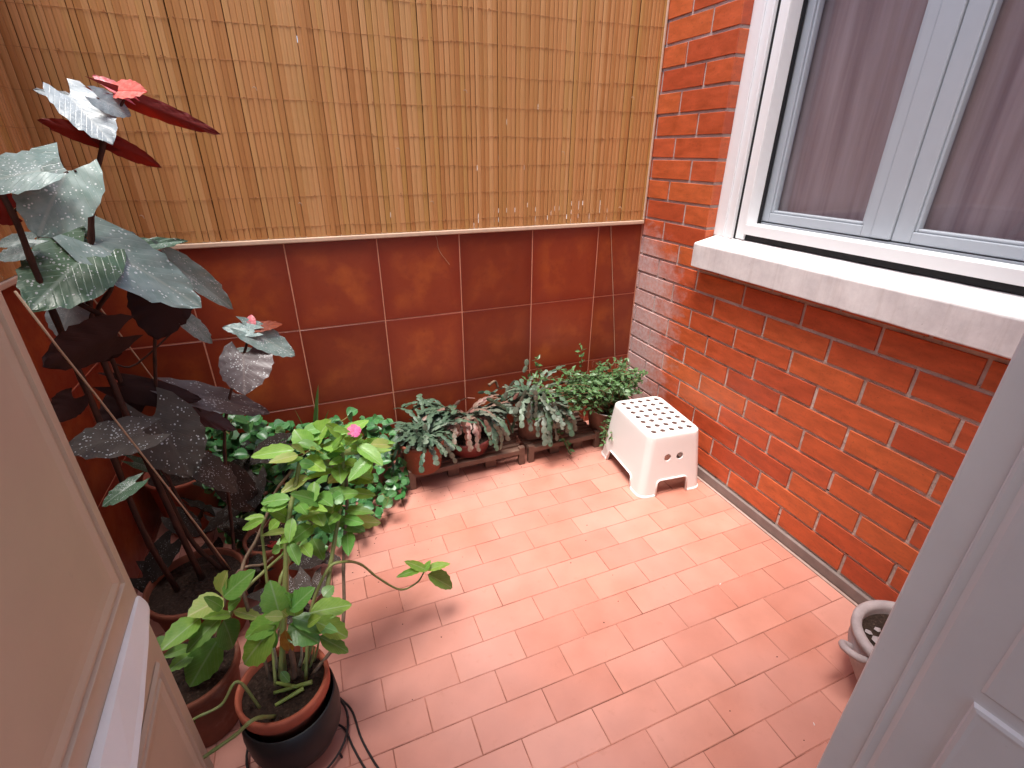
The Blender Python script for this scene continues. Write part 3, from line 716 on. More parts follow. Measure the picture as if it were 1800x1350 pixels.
# ------------------------------------------------------------------ begonia (large, dark left corner)
BX, BY = -1.95, -.70
beg = thing('potted_begonia', 'tall angel wing begonia with silver spotted leaves and dark stems at left', 'potted plant', (BX, BY, 0))
pot(beg, (BX, BY), .130, .20, .0, 'claydark')
def stem(par, pts, r0, r1, mat, name='stem', n=6, knots=0):
    P = path(pts, n); k = len(P); mb = MB()
    rr = [lerp(r0, r1, i/(k-1))*(1.16 if knots and i % knots == 0 else 1) for i in range(k)]
    mb.tube(P, rr, 7); return mb.build(name, M[mat], par, smooth=True)
YB = -.66
A = at
stem(beg, [(BX+.01, BY+.02, .17), A(300, 900, -.69), A(205, 690, -.68), A(160, 560, YB), A(160, 430, YB), A(163, 340, YB), A(185, 238, YB)], .0085, .0050, 'st_dark', knots=5)
stem(beg, [(BX+.06, BY+.04, .17), A(330, 940, -.64), A(255, 780, -.6), A(200, 640, -.62), A(168, 560, -.64), A(196, 505, -.66), A(186, 470, -.64), A(160, 430, -.65)], .0065, .0042, 'st_dark', knots=4)
stem(beg, [(BX-.05, BY, .17), A(250, 930, -.74), A(175, 740, -.75), A(115, 600, -.76), A(60, 470, -.76), A(22, 375, -.76), A(-30, 290, -.76)], .0075, .0050, 'st_dark', knots=5)
stem(beg, [(BX+.08, BY+.02, .17), A(300, 850, -.62), A(278, 720, -.6), A(272, 600, -.6), A(285, 560, -.6)], .005, .004, 'st_dark', knots=4)
stem(beg, [(BX+.09, BY+.05, .17), A(410, 950, -.58), A(395, 800, -.55), A(402, 705, -.55), A(432, 612, -.55), A(437, 580, -.55)], .0055, .003, 'st_dark', knots=4)
stem(beg, [A(190, 560, -.7), A(125, 525, -.7), A(105, 500, -.7)], .006, .004, 'st_dark')
up_d = Vector((0, 0, 1)); cam_d = lambda P: (CAM-P).normalized()
# (base u,v, tip u,v, width px, y base, y tip, material, facing: t = towards the sky and viewer, b = underside to viewer)
BL = [
 (120,168, 196,243, 78,-.66,-.72,'beg_white','t',1),(160,192, 52,150, 26,-.66,-.62,'beg_white','t',0),(172,172, 232,202, 44,-.68,-.66,'beg_white','t',2),
 (222,168, 160,128, 22,-.66,-.64,'beg_pink','t',0),(205,160, 252,156, 36,-.66,-.70,'beg_pink','t',1),(215,168, 384,231, 34,-.66,-.60,'beg_red','b',3),
 (178,246, 70,211, 34,-.66,-.64,'beg_red','b',2),(186,244, 282,292, 34,-.66,-.62,'beg_red','b',1),
 (118,300, 60,406, 118,-.74,-.82,'beg_silver','t',5),(70,300, -60,322, 70,-.78,-.82,'beg_silver','t',4),
 (154,446, 52,538, 125,-.68,-.82,'beg_green','t',2),(152,420, 50,452, 85,-.64,-.70,'beg_green','t',5),(120,380, 100,400, 50,-.6,-.6,'beg_red','b',1),
 (168,428, 358,534, 104,-.66,-.68,'beg_silver','t',0),(300,462, 417,544, 46,-.56,-.52,'beg_silver','t',3),(150,412, 238,408, 14,-.62,-.60,'beg_white','t',1),(185,440,330,420,30,-.6,-.55,'beg_green','t',2),
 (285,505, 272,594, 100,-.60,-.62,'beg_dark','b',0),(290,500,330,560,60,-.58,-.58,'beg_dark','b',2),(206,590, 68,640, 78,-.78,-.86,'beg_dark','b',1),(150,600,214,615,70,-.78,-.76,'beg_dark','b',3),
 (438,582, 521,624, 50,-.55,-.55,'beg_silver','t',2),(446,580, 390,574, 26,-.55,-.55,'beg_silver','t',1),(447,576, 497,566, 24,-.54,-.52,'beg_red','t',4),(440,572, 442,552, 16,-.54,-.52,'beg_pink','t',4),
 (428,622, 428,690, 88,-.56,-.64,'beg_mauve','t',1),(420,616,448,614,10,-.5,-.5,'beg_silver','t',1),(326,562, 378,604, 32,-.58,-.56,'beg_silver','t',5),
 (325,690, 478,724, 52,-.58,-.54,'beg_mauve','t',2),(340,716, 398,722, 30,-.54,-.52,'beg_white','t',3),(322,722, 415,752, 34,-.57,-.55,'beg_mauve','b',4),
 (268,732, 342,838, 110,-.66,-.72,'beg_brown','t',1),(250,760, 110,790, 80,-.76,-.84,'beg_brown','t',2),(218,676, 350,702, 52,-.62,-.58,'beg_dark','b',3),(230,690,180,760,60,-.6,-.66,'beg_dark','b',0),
 (345,812, 425,862, 56,-.58,-.60,'beg_brown','t',5),(238,848, 176,886, 34,-.84,-.88,'beg_green','t',3),(236,812, 298,832, 22,-.62,-.60,'beg_green','t',0),(250,796,275,812,12,-.6,-.6,'beg_green','t',2),
 (60,420, -10,430, 28,-.72,-.74,'beg_silver','t',0),(50,440, -10,455, 30,-.74,-.76,'beg_silver','t',2),(20,372, -40,360, 60,-.76,-.76,'beg_red','b',1),
 (125,535, 100,592, 62,-.66,-.70,'beg_white','t',5),(165,430, 192,482, 24,-.64,-.66,'beg_yellow','t',2),(170,440,150,470,14,-.64,-.66,'beg_yellow','t',1),(280,812,300,832,20,-.6,-.6,'beg_silver','t',1),
 (130,700,100,740,50,-.84,-.86,'beg_dark','b',5),(400,840,450,900,60,-.52,-.52,'beg_dark','t',2)]
pet = MB()
for bu, bv, tu, tv, wd, yb, yt, mt, fc, vv in BL:
    B, T = at(bu, bv, yb), at(tu, tv, yt); cv = (CAM-B).normalized()
    if fc == 't': up = Vector((0, 0, .55))+cv*.8
    else: up = -(Vector((0, 0, -.3))+cv)
    if mt == 'beg_red' and fc == 'b' and wd < 40: up = -(Vector((0, 0, -.1))+cv)
    put_leaf(beg, 'beg', mt, B, T, px(B, wd), up, rnd.gauss(0, .12), v=vv)
for pts in ([A(185,238,-.66),A(205,200,-.66),A(222,168,-.66)], [A(163,340,-.66),A(150,330,-.68),A(132,300,-.74)], [A(180,245,-.66),A(178,215,-.66),A(172,172,-.68)], [A(160,430,-.66),A(158,440,-.67),A(154,446,-.68)],
            [A(272,600,-.6),A(280,540,-.6),A(285,505,-.6)], [A(180,560,-.66),A(196,580,-.7),A(206,590,-.78)], [A(300,850,-.62),A(270,800,-.64),A(268,732,-.66)], [A(395,760,-.55),A(350,720,-.56),A(325,690,-.58)], [A(22,375,-.76),A(70,330,-.76),A(120,302,-.74)],
            [A(200,640,-.62),A(240,640,-.6),A(326,562,-.58)], [A(402,700,-.55),A(415,650,-.55),A(428,622,-.56)]):
    pet = MB(); pet.tube(path(pts, 4), .0026, 6); pet.build('petiole', M['st_dark'], beg, smooth=True)
r6 = random.Random(44)
for i in range(17):                                    # near-black leaves added low round the stems to darken the corner
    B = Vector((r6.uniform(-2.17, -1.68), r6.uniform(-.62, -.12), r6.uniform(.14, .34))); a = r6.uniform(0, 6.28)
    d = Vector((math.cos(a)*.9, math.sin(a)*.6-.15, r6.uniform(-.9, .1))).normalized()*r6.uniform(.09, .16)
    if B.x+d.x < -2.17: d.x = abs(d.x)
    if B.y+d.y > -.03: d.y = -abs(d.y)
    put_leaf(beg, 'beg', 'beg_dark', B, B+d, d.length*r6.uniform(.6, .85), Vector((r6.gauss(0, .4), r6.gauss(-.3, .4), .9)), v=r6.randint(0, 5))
for i in range(12):  # more dark leaves, added to black out the floor between the pots
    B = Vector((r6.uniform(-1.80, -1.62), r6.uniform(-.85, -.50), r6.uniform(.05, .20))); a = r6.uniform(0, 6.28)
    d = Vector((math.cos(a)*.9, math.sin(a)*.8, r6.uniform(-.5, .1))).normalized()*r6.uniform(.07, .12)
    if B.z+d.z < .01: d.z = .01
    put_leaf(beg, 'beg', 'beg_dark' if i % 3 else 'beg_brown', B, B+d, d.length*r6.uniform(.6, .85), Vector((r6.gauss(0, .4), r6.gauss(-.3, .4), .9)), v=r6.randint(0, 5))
# canes
def cane(label, a, b, r, mat='cane'):
    mb = MB(); n = 8; pts = [a.lerp(b, i/n)+Vector((rnd.uniform(-.001, .001), rnd.uniform(-.001, .001), 0)) for i in range(n+1)]
    mb.tube(pts, r, 6); o = mb.build('support_cane', M[mat], smooth=True); o['label'] = label; o['category'] = 'cane'; o['group'] = 'thin canes propping up the begonia'
cane('long thin cane slanting down in front of the begonia stems to its pot', at(26, 512, -.93), atz(405, 1000, .182), .0021)
cane('short thin cane slanting across the tiles behind the main begonia stem', at(145, 500, -.56), at(292, 695, -.50), .0017)

# pot behind begonia (empty terracotta, half hidden), pot with dry soil
t = thing('flower_pot', 'terracotta pot with pale rim in the back left corner behind the begonia', 'flower pot', (-2.06, -.17, 0)); pot(t, (-2.06, -.155), .118, .26, 0, 'clay', rimh=.02)
t = thing('flower_pot', 'dark red pot with old soil between the begonia and the tall impatiens', 'flower pot', (-1.74, -.58, 0)); pot(t, (-1.76, -.54), .085, .17, 0, 'claydark')
put_leaf(t, 'beg', 'beg_red', (-1.76, -.57, .152), (-1.72, -.60, .158), .03, Vector((0, 0, 1)), name='fallen_leaf')
mb = MB()
for i in range(14):
    a = Vector((-1.76+rnd.uniform(-.06, .06), -.54+rnd.uniform(-.06, .05), .155)); mb.tube([a, a+Vector((rnd.uniform(-.04, .04), rnd.uniform(-.03, .03), rnd.uniform(.005, .04)))], .0012, 5)
mb.build('dry_stalks', M['cane'], t, kind='stuff')

# ------------------------------------------------------------------ glossy round-leaved plant (mass along the back)
pp = thing('trailing_peperomia', 'bushy trailing plant with small glossy round green leaves against the red tiles', 'potted plant', (-1.55, -.22, 0))
pot(pp, (-1.62, -.17), .11, .17, .0, 'blackpot', rim=False); pot(pp, (-1.40, -.16), .09, .15, .0, 'brownpot', rim=False)
import itertools
poly = [(352,728),(385,705),(430,712),(470,748),(520,745),(575,742),(605,728),(640,735),(665,728),(695,745),(700,770),(722,815),(722,868),(690,880),(668,905),(640,925),(610,935),(575,968),(510,985),(445,985),(390,940),(372,850),(350,790)]
def inpoly(x, y, P):
    c_ = False; j = len(P)-1
    for i in range(len(P)):
        if (P[i][1] > y) != (P[j][1] > y) and x < (P[j][0]-P[i][0])*(y-P[i][1])/(P[j][1]-P[i][1])+P[i][0]: c_ = not c_
        j = i
    return c_
r3 = random.Random(3); cnt = 0; vines = []
while cnt < 295:
    u, v = r3.uniform(345, 725), r3.uniform(700, 965)
    if not inpoly(u, v, poly): continue
    top = min(1, max(0, (v-720)/230))                 # lower leaves hang nearer the front
    y = lerp(-.13, -.38, top)+r3.uniform(-.05, .06)
    if u < 420: y -= .04
    B = at(u, v, min(y, -.03))
    if B.z < .10 and v > 850: B = atz(u, v, r3.uniform(.03, .15))
    if B.z < .012: continue
    a = r3.uniform(0, 6.28); ln = r3.uniform(.034, .054)
    d = Vector((math.cos(a), math.sin(a)*.8-.25, r3.uniform(-.55, .35))).normalized()
    put_leaf(pp, 'round', 'pep_lt' if r3.random() < .22 else 'pep', B, B+d*ln, ln*r3.uniform(.82, 1.0), Vector((r3.gauss(0, .35), -.45+r3.gauss(0, .3), .9)), v=r3.randint(0, 5))
    vines.append(B); cnt += 1
mb = MB()
for i in range(90):
    a = r3.choice(vines); b = min((q for q in vines if q is not a and (q-a).length > .02), key=lambda q: (q-a).length+r3.uniform(0, .04))
    mb.tube(path([a, (a+b)/2+Vector((0, -.004, -.008)), b], 3), .0013, 5)
mb.build('vine_stems', M['st_green'], pp, kind='stuff')
mb = MB(); V = []                                     # inner darkness: dense old leaves inside the mass, joined
for i in range(1100):
    u, v = r3.uniform(350, 715), r3.uniform(735, 950)
    if not inpoly(u, v, poly): continue
    B = at(u, v, lerp(-.05, -.26, (v-720)/230)+r3.uniform(-.02, .03))
    if B.z < .08: B = atz(u, v, r3.uniform(.012, .08))
    s_ = r3.uniform(.014, .022); nrm = Vector((r3.gauss(0, .5), -.4+r3.gauss(0, .4), .8)).normalized()
    if B.z < .012 or B.y > -.012: continue
    a = nrm.orthogonal().normalized(); b = nrm.cross(a); mb.add([B+(a*math.cos(k*1.047)+b*math.sin(k*1.047))*s_ for k in range(6)], [(0, 1, 2, 3, 4, 5)])
mb.build('inner_leaves', M['pep'], pp, kind='stuff')

# grass-like blades behind
gb = thing('blade_plant', 'small plant of narrow upright blades against the tiles left of the pink flower', 'plant', at(556, 770, -.06))
for bu, bv, tu, tv, wd in ((556, 775, 557, 680, 11), (548, 772, 470, 738, 9), (552, 770, 600, 745, 7), (545, 775, 520, 720, 4), (562, 776, 575, 722, 4)):
    put_leaf(gb, 'blade', 'grass', at(bu, bv, -.06), at(tu, tv, -.07), px(at(bu, bv, -.06), wd))

# ------------------------------------------------------------------ impatiens
def impatiens(par, lst, sc, org, yfun, fold=0):
    for it in lst:
        bu, bv, tu, tv, wd = it[:5]; mt = it[5] if len(it) > 5 else 'imp'
        bu, bv, tu, tv = org[0]+bu/sc, org[1]+bv/sc, org[0]+tu/sc, org[1]+tv/sc
        yb, yt = yfun(bu, bv, tu, tv); B, T = at(bu, bv, yb), at(tu, tv, yt)
        put_leaf(par, 'imp', mt, B, T, px(B, wd/sc)*1.42, Vector((rnd.gauss(0, .12), 0, .6))+(CAM-B).normalized()*.75, rnd.gauss(0, .15))
FX, FY = -1.705, -1.145
im = thing('potted_impatiens', 'light green impatiens with tall stems and one pink flower in the nearest clay pot', 'potted plant', (FX, FY, 0))
pot(im, (FX, FY), .100, .17, .055, 'clay', rimh=.034, taper=.7)
mb = MB(); mb.lathe([(.001, .012), (.062, .012), (.088, .03), (.104, .07), (.108, .12), (.104, .172), (.100, .174), (.096, .13), (.09, .07), (.07, .025), (.001, .022)], 40, (FX+.003, FY-.005, .0)); mb.build('black_cachepot', M['blackpot'], im, smooth=True)
mb = MB(); mb.tube([(FX+.117*math.cos(a), FY-.005+.117*math.sin(a), .018) for a in [i*2*math.pi/40 for i in range(41)]], .003, 6)
for a in (200, 262, 320, 30, 110): mb.tube([(FX+.117*math.cos(R(a)), FY-.005+.117*math.sin(R(a)), .02), (FX+.122*math.cos(R(a)), FY-.005+.122*math.sin(R(a)), .001)], .0028, 6)
mb.build('wire_stand', M['blackwire'], im, smooth=True)
def P4(x, y): return (350+x/3, 550+y/3)
YT = -.93
top_leaves = [(580,720,498,612,100,'imp'),(585,722,664,568,118),(505,722,262,752,74),(520,750,398,742,42,'imp_pale'),(560,765,655,818,84),(720,825,550,872,44),(745,650,897,553,66),(745,640,690,585,66),
 (775,690,925,700,86),(850,690,1022,676,40),(860,742,1016,714,38),(705,815,872,822,44),(735,798,748,884,84),(790,850,932,884,64),(640,740,600,700,50,'imp_pale'),(680,740,740,690,60),(610,740,690,760,50),(560,740,500,690,46,'imp_pale'),
 (540,760,470,790,40),(700,720,760,640,50),(800,740,860,700,44),(770,780,840,800,50),(650,760,700,810,56,'imp_dark'),(530,790,610,800,50,'imp_dark'),(590,690,560,650,40),(760,760,690,790,44),(830,720,900,750,34,'imp_pale')]
impatiens(im, top_leaves, 3, (350, 550), lambda a, b, c, d: (YT+rnd.uniform(-.03, .03), YT-.02+rnd.uniform(-.05, .05)))
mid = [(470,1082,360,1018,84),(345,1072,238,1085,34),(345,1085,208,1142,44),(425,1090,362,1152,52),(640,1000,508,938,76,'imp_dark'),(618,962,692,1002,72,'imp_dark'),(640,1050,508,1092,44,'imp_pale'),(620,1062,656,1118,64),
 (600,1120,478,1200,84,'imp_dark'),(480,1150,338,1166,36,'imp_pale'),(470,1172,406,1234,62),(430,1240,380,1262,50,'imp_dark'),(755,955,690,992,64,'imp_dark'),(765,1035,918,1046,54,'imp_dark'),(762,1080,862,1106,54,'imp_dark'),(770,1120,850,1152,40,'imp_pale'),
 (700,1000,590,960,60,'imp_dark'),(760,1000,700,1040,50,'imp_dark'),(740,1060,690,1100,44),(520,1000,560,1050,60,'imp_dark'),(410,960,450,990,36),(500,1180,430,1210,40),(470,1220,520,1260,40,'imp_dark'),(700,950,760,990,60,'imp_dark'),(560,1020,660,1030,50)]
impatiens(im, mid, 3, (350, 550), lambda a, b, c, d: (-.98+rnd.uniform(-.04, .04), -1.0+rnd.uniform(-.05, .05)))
r7 = random.Random(8)
for i in range(46):
    if i < 24: u, v, yy = r7.uniform(520, 665), r7.uniform(752, 850), YT
    else: u, v, yy = r7.uniform(480, 620), r7.uniform(860, 960), -.98
    B = at(u, v, yy+r7.uniform(-.06, .06)); a = r7.uniform(0, 6.28); d = Vector((math.cos(a), math.sin(a)*.7, r7.uniform(-.5, .25))).normalized()*r7.uniform(.05, .085)
    put_leaf(im, 'imp', r7.choice(['imp', 'imp', 'imp_dark', 'imp_pale']), B, B+d, d.length*r7.uniform(.55, .75))
Z0 = .208
root = lambda dx, dy: Vector((FX+dx, FY+dy, Z0-.01))
stem(im, [root(-.01, .03), A(500, 1080, -1.08), A(*P4(462, 1200), -1.02), A(*P4(475, 1060), -.98), A(*P4(510, 900), -.95), A(*P4(530, 790), YT)], .0070, .0045, 'st_green', knots=4)
stem(im, [root(.04, .03), A(570, 1060, -1.08), A(*P4(695, 1320), -1.03), A(*P4(718, 1180), -1.0), A(*P4(748, 1000), -.97), A(*P4(763, 850), -.94), A(*P4(757, 720), YT)], .0060, .0040, 'st_green', knots=4)
stem(im, [root(.06, .01), A(600, 1110, -1.1), A(*P4(762, 1340), -1.03), A(*P4(766, 1200), -1.0), A(*P4(780, 1000), -.97), A(*P4(775, 850), -.94)], .0046, .0034, 'st_brown', knots=4)
stem(im, [root(-.03, .03), A(430, 1050, -1.05), A(*P4(232, 1330), -.98), A(*P4(300, 1200), -.95), A(*P4(362, 1055), -.93), A(*P4(405, 940), -.92), A(*P4(492, 828), YT)], .0045, .003, 'st_brown', knots=4)
stem(im, [root(-.02, .01), A(475, 1080, -1.05), A(*P4(345, 1290), -1.0), A(*P4(330, 1150), -.98), A(*P4(345, 1080), -.97)], .0040, .0028, 'st_green', knots=4)
stem(im, [root(0, .04), A(490, 1040, -1.05), A(*P4(480, 1300), -1.0), A(*P4(550, 1170), -.97), A(*P4(610, 1100), -.97)], .0048, .0030, 'st_green', knots=4)
stem(im, [A(*P4(600, 1110), -.97), A(*P4(560, 1075), -.96), A(*P4(640, 1070), -.95), A(*P4(720, 1080), -.96)], .0018, .0016, 'st_brown')
# runner reaching over the floor
def P5(x, y): return (500+x/2.25, 780+y/2.25)
stem(im, [root(.045, .0), A(545, 1080, -1.08), A(*P5(170, 500), -1.05), A(*P5(230, 468), -1.04), A(*P5(300, 476), -1.01), A(*P5(370, 530), -.99), A(*P5(460, 577), -.97), A(*P5(525, 548), -.95), A(*P5(552, 508), -.945)], .0042, .0022, 'st_green', knots=4)
impatiens(im, [(562,500,484,460,36),(545,495,446,518,30),(562,500,656,467,36),(566,516,679,573,62,'imp_dark'),(552,505,575,462,26)], 2.25, (500, 780), lambda a, b, c, d: (-.945, -.945+rnd.uniform(-.02, .02)))
# lower rosette over the pot
def P3(x, y): return (x/2.571, 850+y/2.571)
front = [(1262,585,1226,452,112),(1270,610,1095,700,92),(1245,640,1068,832,124),(1305,640,1434,716,104,'imp_dark'),(1320,605,1525,660,78,'imp_dark'),(1420,620,1586,694,84),(1400,585,1592,540,90),(1310,575,1410,470,84,'imp_dark'),(1330,600,1330,520,70),
 (1460,510,1506,458,56,'imp_dark'),(1440,690,1586,762,62,'imp_dark'),(1245,660,1205,752,64,'imp_dark'),(1290,660,1305,788,54,'beg_yellow'),(1300,600,1250,560,50,'imp_pale'),(1350,560,1300,500,50),(1280,600,1200,600,44,'imp_pale'),(1270,850,1310,900,36,'imp_dark'),(1390,640,1440,600,50)]
impatiens(im, front, 2.571, (0, 850), lambda a, b, c, d: (-1.16+rnd.uniform(-.02, .02), -1.17+(d-b)/2.571*.0004*-1+rnd.uniform(-.03, .02)))
for (x0, y0, x1, y1), rr_, mt in (((1238, 745, 1246, 850), .0036, 'root'), ((1362, 735, 1352, 825), .0034, 'root'), ((1300, 700, 1330, 880), .0075, 'st_brown'), ((1420, 740, 1400, 830), .0032, 'st_green'), ((1260, 660, 1235, 760), .003, 'root'), ((1440, 690, 1420, 800), .003, 'st_green')):
    B = A(*P3(x0, y0), -1.155); T = atz(*P3(x1, y1), Z0-.004); stem(im, [T, (T+B)/2+Vector((.003, 0, 0)), B], rr_, rr_*.7, mt)
for (x0, y0, x1, y1) in ((1238, 946, 1410, 896), (1244, 1002, 1372, 925), (1250, 900, 1330, 918)):
    a_, b_ = atz(*P3(x0, y0), Z0), atz(*P3(x1, y1), Z0+.008); stem(im, [a_, (a_+b_)/2, b_], .0036, .005, 'imp_pale', name='cut_stalk')
stem(im, [root(-.05, -.03), A(*P3(1075, 895), -1.17), A(*P3(1000, 1000), -1.19), A(*P3(880, 1062), -1.2), A(*P3(800, 1120), -1.2)], .0034, .0026, 'st_green', knots=4)
stem(im, [root(-.02, -.06), A(*P3(1150, 1065), -1.25), A(*P3(1060, 1140), -1.26), A(*P3(925, 1235), -1.27), A(*P3(800, 1330), -1.28)], .0042, .0034, 'st_green', knots=4)
# pink flower
fc = at(622, 757, -.95); fu = (CAM-fc).normalized()+Vector((0, 0, .5)); fu.normalize(); a = fu.orthogonal().normalized(); b = fu.cross(a)
for i in range(5):
    t = i*2*math.pi/5+.3; d = a*math.cos(t)+b*math.sin(t)
    put_leaf(im, 'petal', 'petal', fc, fc+d*.017+fu*.001, .019, fu, name='petal')
stem(im, [fc-fu*.001, fc-Vector((0, 0, .02)), A(*P4(757, 720), YT)], .0012, .0012, 'st_green')
# second impatiens behind the door leaf
i2 = thing('potted_impatiens', 'impatiens with drooping green leaves in the clay pot half hidden by the beige door', 'potted plant', (-1.925, -1.0, 0))
pot(i2, (-1.925, -1.0), .112, .20, .0, 'claydark', rimh=.03)
door_l = [(1010,520,848,590,120,'imp_pale'),(1000,500,1000,415,84,'imp_pale'),(1010,512,1138,392,92,'imp_dark'),(1005,560,942,512,52,'imp_dark'),(1055,575,1194,606,46,'imp_pale'),(905,605,728,745,92),(1005,600,828,755,76,'imp_dark'),(1010,618,1068,750,112,'imp_dark'),
 (990,695,842,938,132,'imp_dark'),(862,735,728,786,42),(872,765,762,836,62),(815,955,872,1094,76),(1040,590,930,600,50),(1030,560,1080,520,50,'imp_dark'),(900,650,800,680,60),(760,690,700,760,60,'imp_dark')]
impatiens(i2, door_l, 2.571, (0, 850), lambda a, b, c, d: (-1.05+rnd.uniform(-.02, .02), -1.08+rnd.uniform(-.04, .02)))
stem(i2, [(-1.90, -1.02, .18), A(*P3(960, 780), -1.03), A(*P3(1040, 575), -1.05)], .006, .0045, 'st_green', knots=4)
stem(i2, [(-1.93, -1.0, .18), A(*P3(880, 760), -1.03), A(*P3(900, 640), -1.05)], .005, .003, 'st_green', knots=4)
stem(i2, [(-1.88, -.98, .18), A(*P3(1080, 520), -1.0), A(*P3(1190, 400), -.97), A(*P3(1290, 310), -.95), A(*P4(470, 1230), -.95)], .0045, .003, 'st_green', knots=4)
stem(i2, [(-1.88, -.96, .18), A(*P3(1060, 420), -.95), A(*P3(1190, 365), -.94), A(*P3(1235, 330), -.94)], .0035, .003, 'st_brown', knots=4)

# cords on the floor
cords = [[(584, 1232), (603, 1232), (620, 1252), (634, 1295), (655, 1335), (680, 1372)], [(575, 1278), (592, 1272), (607, 1283), (620, 1312), (638, 1345), (660, 1378)]]
for i, c_ in enumerate(cords):
    pts = [atz(u, v, .0035) for u, v in c_]; pts[0].z = .05; pts[0] = pts[0]
    mb = MB(); mb.tube(path(pts, 6), .0028, 7); o = mb.build('black_cord', M['blackwire'], smooth=True)
    o['label'] = ['thin dark cord on the floor right of the nearest pot, the upper one', 'thin dark cord on the floor under the other, closer to the nearest pot'][i]; o['category'] = 'cord'; o['group'] = 'two thin cords trailing from the nearest pot'

# ------------------------------------------------------------------ racks
def rack(label, x0, x1, y0, y1, zt_):
    t = thing('plant_rack', label, 'plant stand', (x0, y0, 0), 'low brown racks under the pots')
    th = .024
    mb = MB(); mb.box((x0, y0, zt_-th), (x1, y0+.016, zt_)); bevel(mb.build('front_rail', M['rack'], t), .002)
    mb = MB(); mb.box((x0, y1-.016, zt_-th), (x1, y1, zt_)); bevel(mb.build('back_rail', M['rack'], t), .002)
    n = 6
    for i in range(n):
        y = lerp(y0+.022, y1-.045, i/(n-1)); mb = MB(); mb.box((x0+.004, y, zt_-th*.75), (x1-.004, y+.020, zt_-th*.3)); mb.build('slat', M['rack'], t)
    for x in (x0, x1-.028):
        for y in (y0-.0015, y1-.022):
            mb = MB(); mb.box((x, y, .0), (x+.028, y+.0235, zt_+.012)); bevel(mb.build('leg', M['rack'], t), .002)
    for x in (lerp(x0, x1, .33), lerp(x0, x1, .66)):
        mb = MB(); mb.box((x, y0+.03, .001), (x+.05, y0+.06, zt_-th-.002)); mb.build('foot_block', M['rack'], t)
rack('low brown slatted rack under the pots of the pink tinged cactus', -1.245, -.705, -.255, -.02, .082)
rack('low brown slatted rack in the corner beside the white stool', -.685, -.30, -.255, -.02, .078)

# ------------------------------------------------------------------ christmas cactuses
def seg(mb, B, d, side, L_, w_, th):
    n = side.cross(d).normalized(); V = []; F = []
    prof = [(0, .2), (.10, .62), (.35, .95), (.6, 1.0), (.84, .9), (.96, .55), (1.0, .25)]
    for t, ww in prof:
        c_ = B+d*(L_*t); tt = th*(.5+.5*ww)
        V += [c_+side*(w_/2*ww), c_+n*tt/2, c_-side*(w_/2*ww), c_-n*tt/2]
    for i in range(len(prof)-1):
        for j in range(4): F.append((i*4+j, i*4+(j+1) % 4, (i+1)*4+(j+1) % 4, (i+1)*4+j))
    F += [(3, 2, 1, 0), tuple((len(prof)-1)*4+j for j in range(4))]; mb.add(V, F)
def cactus(par, C, n, reach, mats, rs, drop=.14, up=.06, arc=(-1.9, 1.9), ww=.021, front=-math.pi/2, minz=.012):
    rr = random.Random(rs)
    for i in range(n):
        az = front+rr.uniform(*arc); rch = reach*rr.uniform(.45, 1.1); h = up*rr.uniform(.3, 1.3); dr = drop*rr.uniform(.25, 1.15)
        mb = MB(); ns = rr.randint(3, 8); prev = Vector(C)+Vector((rr.uniform(-.025, .025), rr.uniform(-.02, .02), 0)); st_ = Vector(prev); az2 = az+rr.uniform(-.35, .35)
        sl = rr.uniform(.028, .040); grav = rr.choice([.12, .22, .35, .5, .75])
        dirn = Vector((math.cos(az)*.8, math.sin(az)*.8, .55+h*4)).normalized(); 
        for k in range(ns):
            t = (k+1)/ns
            dirn = (dirn+Vector((math.cos(az2)*.10+rr.gauss(0, .10), math.sin(az2)*.10+rr.gauss(0, .10), -grav))*(.35+1.0*t)).normalized()
            L_ = sl*(1-.25*t)*rr.uniform(.85, 1.1)
            nx = prev+dirn*L_
            if nx.z < minz or nx.y > -.008 or nx.x > -.01: break
            sd_ = dirn.cross(Vector((0, 0, 1)))
            if sd_.length < .2: sd_ = Vector((-math.sin(az), math.cos(az), 0))
            sd_ = (sd_.normalized()+Vector((rr.gauss(0, .25), rr.gauss(0, .25), rr.gauss(0, .25)))); sd_ = (sd_-dirn*sd_.dot(dirn)).normalized()
            seg(mb, prev, dirn, sd_, L_*1.06, ww*rr.uniform(.8, 1.15), .004)
            if rr.random() < .25 and k > 0:
                d2 = (dirn+sd_*rr.choice([-.8, .8])).normalized(); seg(mb, prev+dirn*L_*.9, d2, (sd_-d2*sd_.dot(d2)).normalized(), L_*.8, ww*.8, .0025)
            prev = nx
        if mb.v: mb.build('branch', M[rr.choice(mats)], par, smooth=False)
def potC(u, v, z): p = atz(u, v, z); return (p.x, p.y)
c1 = atz(741, 770, .225); c1.y = min(c1.y, -.125)
t = thing('christmas_cactus', 'green cactus with flat jointed arms in an orange clay pot, leftmost on the racks', 'potted plant', (c1.x, c1.y, .08), 'jointed cactuses on the racks')
pot(t, (c1.x, c1.y), .100, .145, .084, 'claydark', rimh=.022)
cactus(t, (c1.x+.01, c1.y, .235), 52, .16, ['cac_green', 'cac_green', 'cac_pale'], 5, drop=.16); cactus(t, (c1.x, c1.y+.03, .245), 24, .16, ['cac_green'], 31, drop=.1, up=.12, arc=(-3.1, 3.1))
c2 = Vector((-.945, -.145, .17))
t = thing('christmas_cactus', 'pink tinged cactus with drooping jointed arms in a maroon bowl on the rack', 'potted plant', (c2.x, c2.y, .08), 'jointed cactuses on the racks')
pot(t, (c2.x, c2.y-.01), .118, .085, .084, 'maroon', rimh=.018, taper=.72)
cactus(t, (c2.x, c2.y, .24), 64, .2, ['cac_pink', 'cac_pink', 'cac_green', 'cac_grey'], 8, drop=.14, up=.12, ww=.022)
